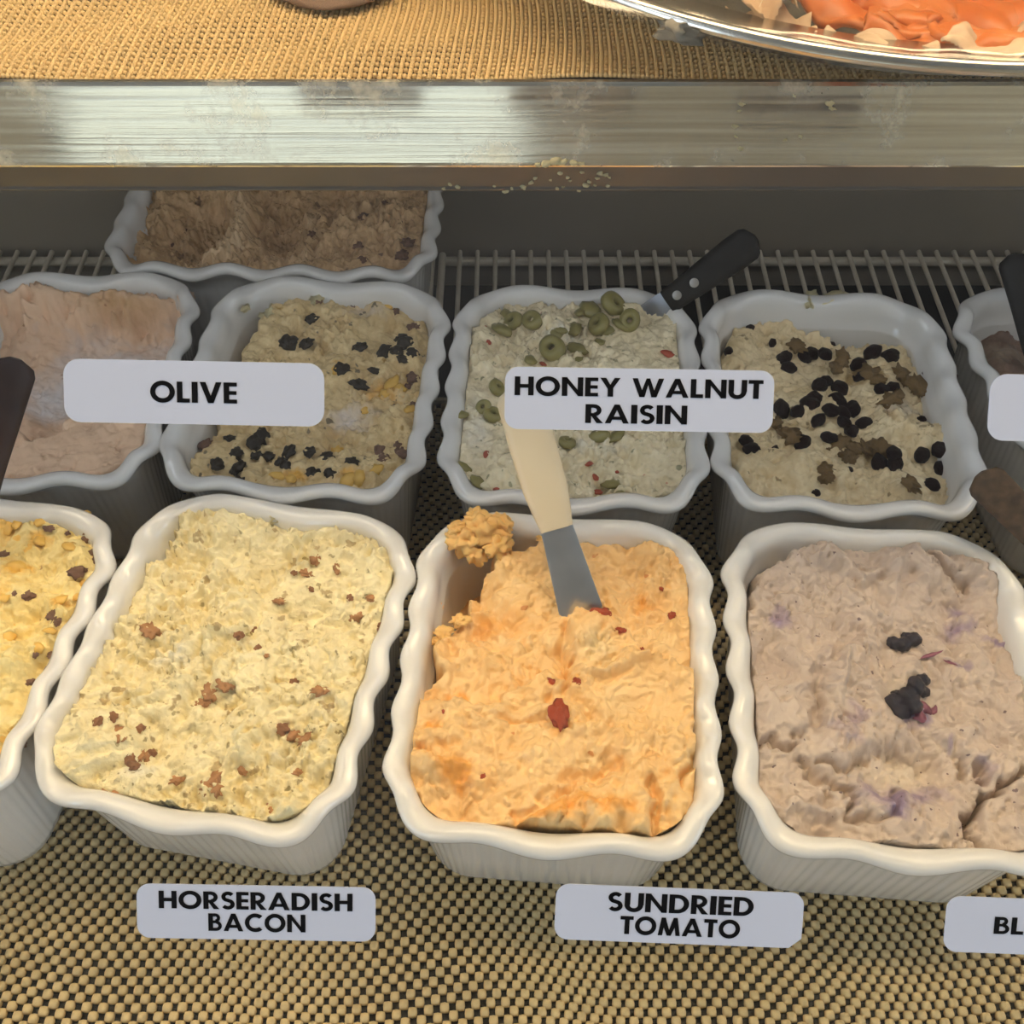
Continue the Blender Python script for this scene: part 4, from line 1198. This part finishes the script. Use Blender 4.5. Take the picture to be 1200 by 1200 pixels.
# black handle at the right edge
spatula('spatula', 'black handled spatula standing in the dark brown tub at the right edge', P(1228, 452, .080), P(1186, 298, .150), .25,
        [(0, .020), (.5, .020), (1, .0215)], (.018, .016), M['black_h'], M['dull_steel'], rivets=(.3,), thick=.011)
# worn brown handle
spatula('spatula', 'worn brown wooden handled spatula leaning over the back corner of the mauve tub', P(1345, 752, .100), P(1147, 556, .150), .46,
        [(0, .018), (.4, .021), (1, .0235)], (.022, .018), M['worn_h'], M['steel'], thick=.012)
# tomato piece riding on the blade
ob = bit('T2', 'tomato_piece', 702, 722, 14, (1.15, .62, .6), 12, tilt=.15, lift=.6, zabs=.109)

# ================================================================== LABELS ON THE GLASS
def g_rect(x0, y0, x1, y1): return [[(x0, y0), (x1, y0), (x1, y1), (x0, y1)]]
def g_arc(cx, cy, ro, ri, a0, a1, n=14, ey=1.0, ryo=None, ryi=None):
    ryo = ryo or ro; ryi = ryi or ri
    q = []
    for i in range(n):
        t0 = math.radians(a0 + (a1 - a0) * i / n); t1 = math.radians(a0 + (a1 - a0) * (i + 1) / n)
        q.append([(cx + ri * math.cos(t0), cy + ryi * math.sin(t0)), (cx + ro * math.cos(t0), cy + ryo * math.sin(t0)),
                  (cx + ro * math.cos(t1), cy + ryo * math.sin(t1)), (cx + ri * math.cos(t1), cy + ryi * math.sin(t1))])
    return q
def g_leg(xb, xt, wd): return [[(xb, 0), (xb + wd, 0), (xt + wd, 1), (xt, 1)]]
TK = .245
def glyph(c):
    if c == 'I': return g_rect(0, 0, TK + .02, 1), TK + .02
    if c == 'L': return g_rect(0, 0, TK, 1) + g_rect(TK, 0, .56, .2), .56
    if c == 'E': return g_rect(0, 0, TK, 1) + g_rect(TK, 0, .58, .19) + g_rect(TK, .81, .58, 1) + g_rect(TK, .41, .56, .59), .58
    if c == 'T': return g_rect(.22, 0, .22 + TK, .8) + g_rect(0, .8, .66, 1), .66
    if c == 'H': return g_rect(0, 0, TK, 1) + g_rect(.60, 0, .60 + TK, 1) + g_rect(TK, .40, .60, .60), .60 + TK
    if c == 'O': return g_arc(.54, .5, .54, .31, 0, 360, 36, ryo=.53, ryi=.31), 1.08
    if c == 'C': return g_arc(.54, .5, .54, .31, 48, 312, 28, ryo=.53, ryi=.31), .93
    if c == 'D': return g_rect(0, 0, TK, 1) + g_rect(TK, 0, .36, .20) + g_rect(TK, .80, .36, 1) + g_arc(.36, .5, .50, .27, -90, 90, 18, ryi=.30), .86
    if c == 'U': return g_rect(0, .36, TK, 1) + g_rect(.58, .36, .58 + TK, 1) + g_arc(.4025, .36, .4025, .1775, 180, 360, 18, ryo=.385, ryi=.17), .805
    if c == 'V': return [[(0, 1), (.255, 1), (.60, 0), (.36, 0)], [(.70, 1), (.955, 1), (.60, 0), (.36, 0)]], .955
    if c == 'A': return [[(0, 0), (.245, 0), (.62, 1), (.40, 1)], [(.775, 0), (1.02, 0), (.62, 1), (.40, 1)]] + g_rect(.25, .19, .77, .36), 1.02
    if c == 'N': return g_rect(0, 0, TK, 1) + g_rect(.70, 0, .70 + TK, 1) + [[(TK * .9, 1), (0, 1), (.70 + TK * .1, 0), (.70 + TK, 0)]], .70 + TK
    if c == 'M': return [[(0, 0), (.225, 0), (.36, 1), (.16, 1)], [(.90, 0), (1.125, 0), (.965, 1), (.765, 1)], [(.36, 1), (.22, .62), (.46, 0), (.66, 0)], [(.765, 1), (.905, .62), (.66, 0), (.46, 0)]], 1.125
    if c == 'W': return [[(0, 1), (.235, 1), (.55, 0), (.32, 0)], [(.62, 1), (.78, 1), (.55, 0), (.32, 0)], [(.62, 1), (.78, 1), (1.08, 0), (.85, 0)], [(1.165, 1), (1.40, 1), (1.08, 0), (.85, 0)]], 1.40
    if c == 'Y': return g_rect(.34, 0, .34 + TK, .45) + [[(0, 1), (.265, 1), (.565, .42), (.34, .42)], [(.64, 1), (.905, 1), (.565, .42), (.34, .42)]], .905
    if c == 'R': return g_rect(0, 0, TK, 1) + g_rect(TK, .81, .36, 1) + g_rect(TK, .36, .36, .53) + g_arc(.36, .68, .32, .12, -90, 90, 14) + [[(.24, .40), (.45, .40), (.76, 0), (.48, 0)]], .74
    if c == 'B': return g_rect(0, 0, TK, 1) + g_rect(TK, .82, .36, 1) + g_rect(TK, .44, .40, .60) + g_rect(TK, 0, .40, .18) + g_arc(.36, .745, .255, .085, -90, 90, 12) + g_arc(.40, .295, .295, .115, -90, 90, 12), .695
    if c == 'S':
        pts = []
        for i in range(15):
            t = math.radians(35 + (265 - 35) * i / 14); pts.append((.335 + .215 * math.cos(t), .715 + .20 * math.sin(t)))
        for i in range(15):
            t = math.radians(80 - (80 + 145) * i / 14); pts.append((.325 + .225 * math.cos(t), .29 + .205 * math.sin(t)))
        q = []
        for (x0, y0), (x1, y1) in zip(pts[:-1], pts[1:]):
            dx, dy = x1 - x0, y1 - y0; l_ = math.hypot(dx, dy) or 1
            nx_, ny_ = -dy / l_ * .10, dx / l_ * .10; ex, ey = dx / l_ * .02, dy / l_ * .02
            q.append([(x0 - ex + nx_, y0 - ey + ny_), (x0 - ex - nx_, y0 - ey - ny_), (x1 + ex - nx_, y1 + ey - ny_), (x1 + ex + nx_, y1 + ey + ny_)])
        return q, .64
    return [], .36
def text_quads(txt, gap=.085):
    x = 0; q = []
    for c in txt:
        g_, w_ = glyph(c)
        q += [[(x + a, b) for a, b in r] for r in g_]
        x += w_ + gap
    return q, x - gap
GN = np.array([0, -.985, 1.0]); GN /= np.linalg.norm(GN)
GU = np.array([0, 1.0, .985]); GU /= np.linalg.norm(GU)
def on_glass(u, v):
    d = ray(u, v); p0_ = np.array([0, 0, GZ(0)])
    t = ((p0_ - CAM) @ GN) / (d @ GN)
    return CAM + d * t
def vinyl_label(lab, tl, tr, br, bl, rad, lines, cut=False):
    """corner pixels of the sticker; lines: (text, left u, right u, baseline v, cap-top v) measured along the sticker's own edges"""
    A = [on_glass(*q) for q in (tl, tr, br, bl)]
    c = sum(A) / 4
    ex = (A[1] - A[0] + A[2] - A[3]); wd = np.linalg.norm(ex) / 2; ex /= np.linalg.norm(ex)
    ey = np.cross(GN, ex)
    ht = abs(((A[0] + A[1] - A[2] - A[3]) / 2) @ ey)
    r = rad * wd
    pts = []
    for sx, sy, a0 in ((1, 1, 0), (-1, 1, 90), (-1, -1, 180), (1, -1, 270)):
        if cut and (sx, sy) == (1, -1):
            pts += [(wd / 2 - r * .9, -ht / 2), (wd / 2, -ht / 2 + r * .75)]
            continue
        cx, cy = sx * (wd / 2 - r), sy * (ht / 2 - r)
        for i in range(8):
            t = math.radians(a0 + 90 * i / 7)
            pts.append((cx + r * math.cos(t), cy + r * math.sin(t)))
    root = empty('glass_label', c + GN * .0001)
    tag(root, lab, 'label', 'white name labels on the case glass')
    n = len(pts)
    to = lambda x, y, z: Vector(c + ex * x + ey * y + GN * z)
    V = [to(x, y, .0001) for x, y in pts] + [to(x, y, .0005) for x, y in pts]
    f = [tuple(range(n))[::-1], tuple(range(n, 2 * n))] + [(i, (i + 1) % n, n + (i + 1) % n, n + i) for i in range(n)]
    in_parent(mesh_obj('backing', V, f, M['label'], smooth=False), root)
    def loc(u, v):
        q = on_glass(u, v) - c
        return q @ ex, q @ ey
    for txt, l_, r_, base, top in lines:
        q, w_ = text_quads(txt)
        x0, y0 = loc(l_[0], l_[1]); x1, _ = loc(*r_)
        capq = loc(l_[0], l_[1] - (base - top))[1] - y0
        V = []; f = []
        for rct in q:
            f.append(tuple(range(len(V), len(V) + len(rct))))
            V += [to(x0 + a / w_ * (x1 - x0), y0 + b * capq, .00065) for a, b in rct]
        in_parent(mesh_obj('lettering', V, f, M['ink'], smooth=False), root)
vinyl_label('white label reading OLIVE stuck on the glass', (74, 420), (380.5, 426), (380, 500), (77, 494.5), .062, [('OLIVE', (177, 471), (278.5, 472), 471, 446.5)])
vinyl_label('white label reading HONEY WALNUT RAISIN stuck on the glass', (591, 430), (907, 434), (905, 508), (592, 502), .05, [('HONEY WALNUT', (603, 463), (893.5, 466), 464, 442), ('RAISIN', (685.5, 495.5), (804.5, 497), 496, 474)])
vinyl_label('white label cut off by the right edge behind the raisin tub', (1159, 438), (1466, 444), (1464, 522), (1157, 516), .062, [])
vinyl_label('white label reading HORSERADISH BACON stuck on the glass', (160, 1035), (440.5, 1039), (440, 1103), (162, 1097.5), .055, [('HORSERADISH', (187, 1063), (413.5, 1066), 1063.5, 1043), ('BACON', (245, 1089.5), (358.5, 1091.5), 1090, 1069.5)])
vinyl_label('white label with a snipped corner reading SUNDRIED TOMATO stuck on the glass', (651, 1034.5), (942.5, 1046), (938, 1110.5), (650, 1099.5), .055, [('SUNDRIED', (711.5, 1066), (882, 1072.5), 1066.5, 1044.5), ('TOMATO', (726, 1093), (866, 1099), 1093, 1072)], cut=True)
vinyl_label('white label beginning BL cut off by the right edge', (1108, 1049), (1396, 1060), (1394, 1125), (1106, 1114), .055, [('BLUEBERRY', (1163, 1093), (1343, 1100), 1093, 1073)])

# ================================================================== PLATTER ON THE UPPER SHELF
RZ = SZ + .042
pts = np.array([P(u, v, RZ) for u, v in [(717, 0), (787, 25), (825, 35), (917, 54), (1033, 75), (1117, 83), (1200, 86)]])
Am = np.c_[2 * pts[:, 0], 2 * pts[:, 1], np.ones(len(pts))]
sol = np.linalg.lstsq(Am, (pts[:, :2] ** 2).sum(1), rcond=None)[0]
PCX, PCY = sol[0], sol[1]
PR = math.sqrt(sol[2] + PCX ** 2 + PCY ** 2)
plat = empty('serving_platter', (PCX, PCY, SZ))
tag(plat, 'round silver platter of salmon overhanging the upper shelf at top right', 'platter')
def lathe(name, pr, n, mat, parent, c):
    V = []; f = []
    for i in range(n):
        a = 2 * math.pi * i / n
        for r, z in pr:
            V.append((c[0] + r * math.cos(a), c[1] + r * math.sin(a), z))
    k = len(pr)
    for i in range(n):
        for j in range(k - 1):
            f.append((i * k + j, ((i + 1) % n) * k + j, ((i + 1) % n) * k + j + 1, i * k + j + 1))
    o = mesh_obj(name, V, f, mat, autosmooth=60)
    return in_parent(o, parent) if parent else o
lathe('dish', [(.001, SZ + .0025), (PR * .70, SZ + .0025), (PR * .78, SZ + .012), (PR * .86, SZ + .0335), (PR - .004, RZ - .001), (PR - .004, RZ), (PR * .86, SZ + .035), (PR * .78, SZ + .0145), (PR * .70, SZ + .005), (.001, SZ + .005)], 160, M['foil'], plat, (PCX, PCY))
lathe('rolled_rim', [(PR - .0045 + .0028 * math.cos(t), RZ - .0008 + .0028 * math.sin(t)) for t in np.linspace(0, 2 * math.pi, 13)], 160, M['foil'], plat, (PCX, PCY))
print('PLATTER', PCX, PCY, PR, 'shelf', SYT, SZ, 'face', p1, p2)
def sheet(name, fx, nu, nv, mat, thick, parent=None):
    V = []; f = []
    for i in range(nu + 1):
        for j in range(nv + 1):
            V.append(fx(i / nu, j / nv))
    for i in range(nu):
        for j in range(nv):
            a = i * (nv + 1) + j
            f.append((a, a + nv + 1, a + nv + 2, a + 1))
    o = mesh_obj(name, V, f, mat, parent)
    m = o.modifiers.new('thickness', 'SOLIDIFY'); m.thickness = thick; m.offset = 1
    return o
def slab(u0, v0, u1, v1, wpx, z, seed, label, lift=.004):
    a = P(u0, v0, z); b = P(u1, v1, z)
    d = b - a; L_ = np.linalg.norm(d); d /= L_
    n_ = np.array([-d[1], d[0], 0])
    wd = wpx * .00048
    def fx(s_, t):
        tt = (t - .5) * 2
        e = 1 - .45 * abs(s_ * 2 - 1) ** 3
        p_ = a + d * (L_ * s_) + n_ * (wd * tt * e * .5 * (1 + .25 * float(vn(np.array(s_ * 5.), np.array(float(seed)), seed))))
        zz_ = z + lift * (1 - tt * tt) + .004 * float(fbm(np.array(s_ * 4.), np.array(t * 5.), seed, 3))
        return (p_[0], p_[1], zz_)
    o = sheet('salmon_slice', fx, 36, 20, M['salmon'], .003)
    tag(o, label, 'salmon', 'salmon slices on the platter')
    return o
zS = SZ + .026
slab(930, -30, 1090, 50, 90, zS + .002, 1, 'orange salmon slice at the left of the silver platter')
slab(1000, -40, 1190, 70, 90, zS + .004, 2, 'orange salmon slice in the middle of the silver platter')
slab(1090, -60, 1290, 60, 100, zS + .006, 3, 'orange salmon slice at the right of the silver platter')
slab(1010, 40, 1240, 72, 44, zS + .004, 4, 'orange salmon slice nearest the front rim of the silver platter')
slab(900, -90, 1200, -60, 90, zS + .002, 5, 'orange salmon slice at the back of the silver platter')
def paper(pts_px, z, seed, label, zig=True):
    """deli paper: outline given in pixels; first edge is the serrated one"""
    q = [P(u, v, z) for u, v in pts_px]
    def fx(s_, t):
        e0 = q[0] * (1 - s_) + q[1] * s_
        e1 = q[3] * (1 - s_) + q[2] * s_
        p_ = e0 * (1 - t) + e1 * t
        if zig and t < .12:
            k = s_ * 24
            p_ = p_ + (q[3] - q[0]) / np.linalg.norm(q[3] - q[0]) * (-.0012 if int(round(s_ * 48)) % 2 else 0) * (1 - t / .12)
        zz_ = z + .0035 * float(fbm(np.array(s_ * 3.), np.array(t * 3.), seed, 3)) + .003 * math.sin(s_ * 9 + seed)
        return (p_[0], p_[1], zz_)
    o = sheet('deli_paper', fx, 48, 12, M['paper'], .0004)
    tag(o, label, 'paper', 'deli paper between the salmon')
paper([(1098, 60), (1230, 74), (1260, 20), (1120, 40)], zS + .012, 1, 'serrated sheet of deli paper over salmon at the right of the platter')
paper([(890, 16), (935, 8), (920, -50), (830, -40)], zS + .012, 2, 'serrated sheet of deli paper at the left of the platter')
paper([(850, 30), (960, 50), (950, 20), (850, 5)], zS + .006, 3, 'crumpled sheet of deli paper along the left rim of the platter', zig=False)
paper([(940, 48), (1110, 78), (1090, 52), (970, 32)], zS + .009, 4, 'crumpled sheet of deli paper along the front rim of the platter', zig=False)
# cling film stretched over the platter
nr_, na_ = 40, 220
V = []; f = []
for i in range(nr_ + 1):
    r = PR * 1.002 * i / nr_
    for j in range(na_):
        a = 2 * math.pi * j / na_
        wr = float(vn(np.array(a * 14.), np.array(i / nr_ * 1.3), 5)) ; w2 = float(vn(np.array(a * 40.), np.array(i / nr_ * 2.0 + 9), 6))
        dome = .016 * (1 - (i / nr_) ** 2)
        zz_ = RZ + .002 + dome + (.0016 * wr + .0010 * w2) * min(1, (nr_ - i) / 4 + .1) * (i > 0)
        if i == nr_: zz_ = RZ - .004
        V.append((PCX + r * math.cos(a), PCY + r * math.sin(a), zz_))
for i in range(nr_):
    for j in range(na_):
        f.append((i * na_ + j, (i + 1) * na_ + j, (i + 1) * na_ + (j + 1) % na_, i * na_ + (j + 1) % na_))
o = mesh_obj('cling_film', V, f, M['wrap'])
tag(o, 'clear wrinkled cling film stretched over the salmon platter', 'cling film')
for k in range(26):  # highlight streaks along the creases, modelled as thin pale tubes
    a0 = math.radians(RNG.uniform(195, 300)); r0 = PR * RNG.uniform(.35, .85)
    a1 = a0 + RNG.uniform(-.25, .25); r1 = r0 + PR * RNG.uniform(.06, .22)
    q0 = []
    for t in (0, .5, 1):
        r_ = min(r0 + (r1 - r0) * t, PR * .97); a_ = a0 + (a1 - a0) * t
        q0.append(Vector((PCX + r_ * math.cos(a_), PCY + r_ * math.sin(a_), RZ + .0035 + .016 * (1 - (r_ / PR) ** 2))))
    V = []; f = []
    for q_, rr_ in zip(q0, (.00008, .00028, .00008)):
        V += [q_ + Vector((rr_ * math.cos(i * 1.0472), rr_ * math.sin(i * 1.0472) * .7, rr_ * math.sin(i * 1.0472))) for i in range(6)]
    f = [(j * 6 + i, j * 6 + (i + 1) % 6, j * 6 + 6 + (i + 1) % 6, j * 6 + 6 + i) for j in range(2) for i in range(6)]
    mesh_obj('film_glint', V, f, M['crease_glint'], o)
# scrunched end of the film under the rim at the left
bm_ = chunk_mesh('film_twist', M['twist'], sx=1, sy=.6, sz=.5, rough=.7, seed=4, sub=3, freq=2.5)
tw = bpy.data.objects.new('film_twist', bm_); COL.objects.link(tw)
tw.location = Vector(P(799, 36, RZ - .005)); tw.scale = (.009, .009, .009); tw.rotation_euler = (0, 0, -.4)
tw.parent = o

# food piece whose near edge shows at the top of the frame
M['fish'] = simple('pink_tan_food', (0.66, 0.40, 0.24), 0.5, noise=(60, (0.56, 0.36, 0.24), .2), bump=(150, .5, .002))
M['fish_skin'] = simple('grey_brown_crust', (0.20, 0.13, 0.09), 0.6, noise=(80, (0.30, 0.20, 0.14), .2), bump=(150, .5, .002))
pc = P(388, -24, SZ + .006)
fr_o = empty('food_piece', (pc[0], pc[1], SZ))
tag(fr_o, 'pinkish tan food piece with dark edge at the top on the woven liner', 'food')
for nm, mt, sx, sz_, z in (('crust', M['fish_skin'], .0305, .006, .0065), ('crumb', M['fish'], .0285, .012, .0115)):
    me = chunk_mesh(nm, mt, sx=1, sy=1, sz=sz_ / sx, rough=.06, seed=2, sub=4)
    q = bpy.data.objects.new(nm, me); COL.objects.link(q)
    q.scale = (sx, sx * .9, sx); q.parent = fr_o; q.location = (0, 0, z)

# cheese smears and crumbs on the shelf edge
sm = empty('cheese_crumbs', p1)
tag(sm, 'dried cream cheese crumbs smeared on the lower shelf edge in the middle', 'crumbs')
def on_lip(u, v):
    d = ray(u, v)
    a, b = (p1, p2) if v > 195 else (p0, p1)
    e = b - a
    A_ = np.array([[d[1], -e[1]], [d[2], -e[2]]])
    t = np.linalg.solve(A_, np.array([a[1] - CAM[1], a[2] - CAM[2]]))
    return CAM + d * t[0]
crs = [(592, 224, 6), (600, 221, 4), (613, 219, 6), (622, 214, 5), (627, 209, 4), (656, 203, 5), (665, 208, 4), (682, 202, 4), (703, 203, 6), (710, 205, 5), (686, 217, 6), (690, 213, 4), (653, 221, 4), (660, 219, 3), (712, 218, 4), (520, 221, 4), (536, 219, 5), (527, 216, 4), (678, 223, 4), (700, 209, 4), (714, 208, 3), (645, 211, 3), (668, 212, 3), (579, 218, 3), (697, 217, 3), (650, 189, 10), (660, 190, 8), (640, 192, 9), (672, 191, 7), (681, 192, 5), (630, 193, 6), (868, 174, 5), (870, 122, 6), (866, 130, 4), (930, 112, 4), (972, 121, 8), (975, 127, 6), (938, 160, 4), (920, 164, 4), (862, 148, 5), (862, 160, 3)]
BM['crumb'] = [chunk_mesh('crumb', M['pale_lump'], sx=1, sy=.6, sz=.35, rough=.8, seed=k, sub=2, freq=2.2) for k in range(3)]
for u, v, r in crs:
    p_ = on_lip(u, v) + np.array([0, -.0002, .0001])
    q = bpy.data.objects.new('crumb', RNG.choice(BM['crumb'])); COL.objects.link(q)
    s_ = r * .55 / F * .45 * 1.3
    q.scale = (s_, s_, s_ * .8)
    q.parent = sm
    q.location = Vector(p_ - p1)
    q.rotation_euler = (math.radians(70), RNG.uniform(-.5, .5), RNG.uniform(-.4, .4))
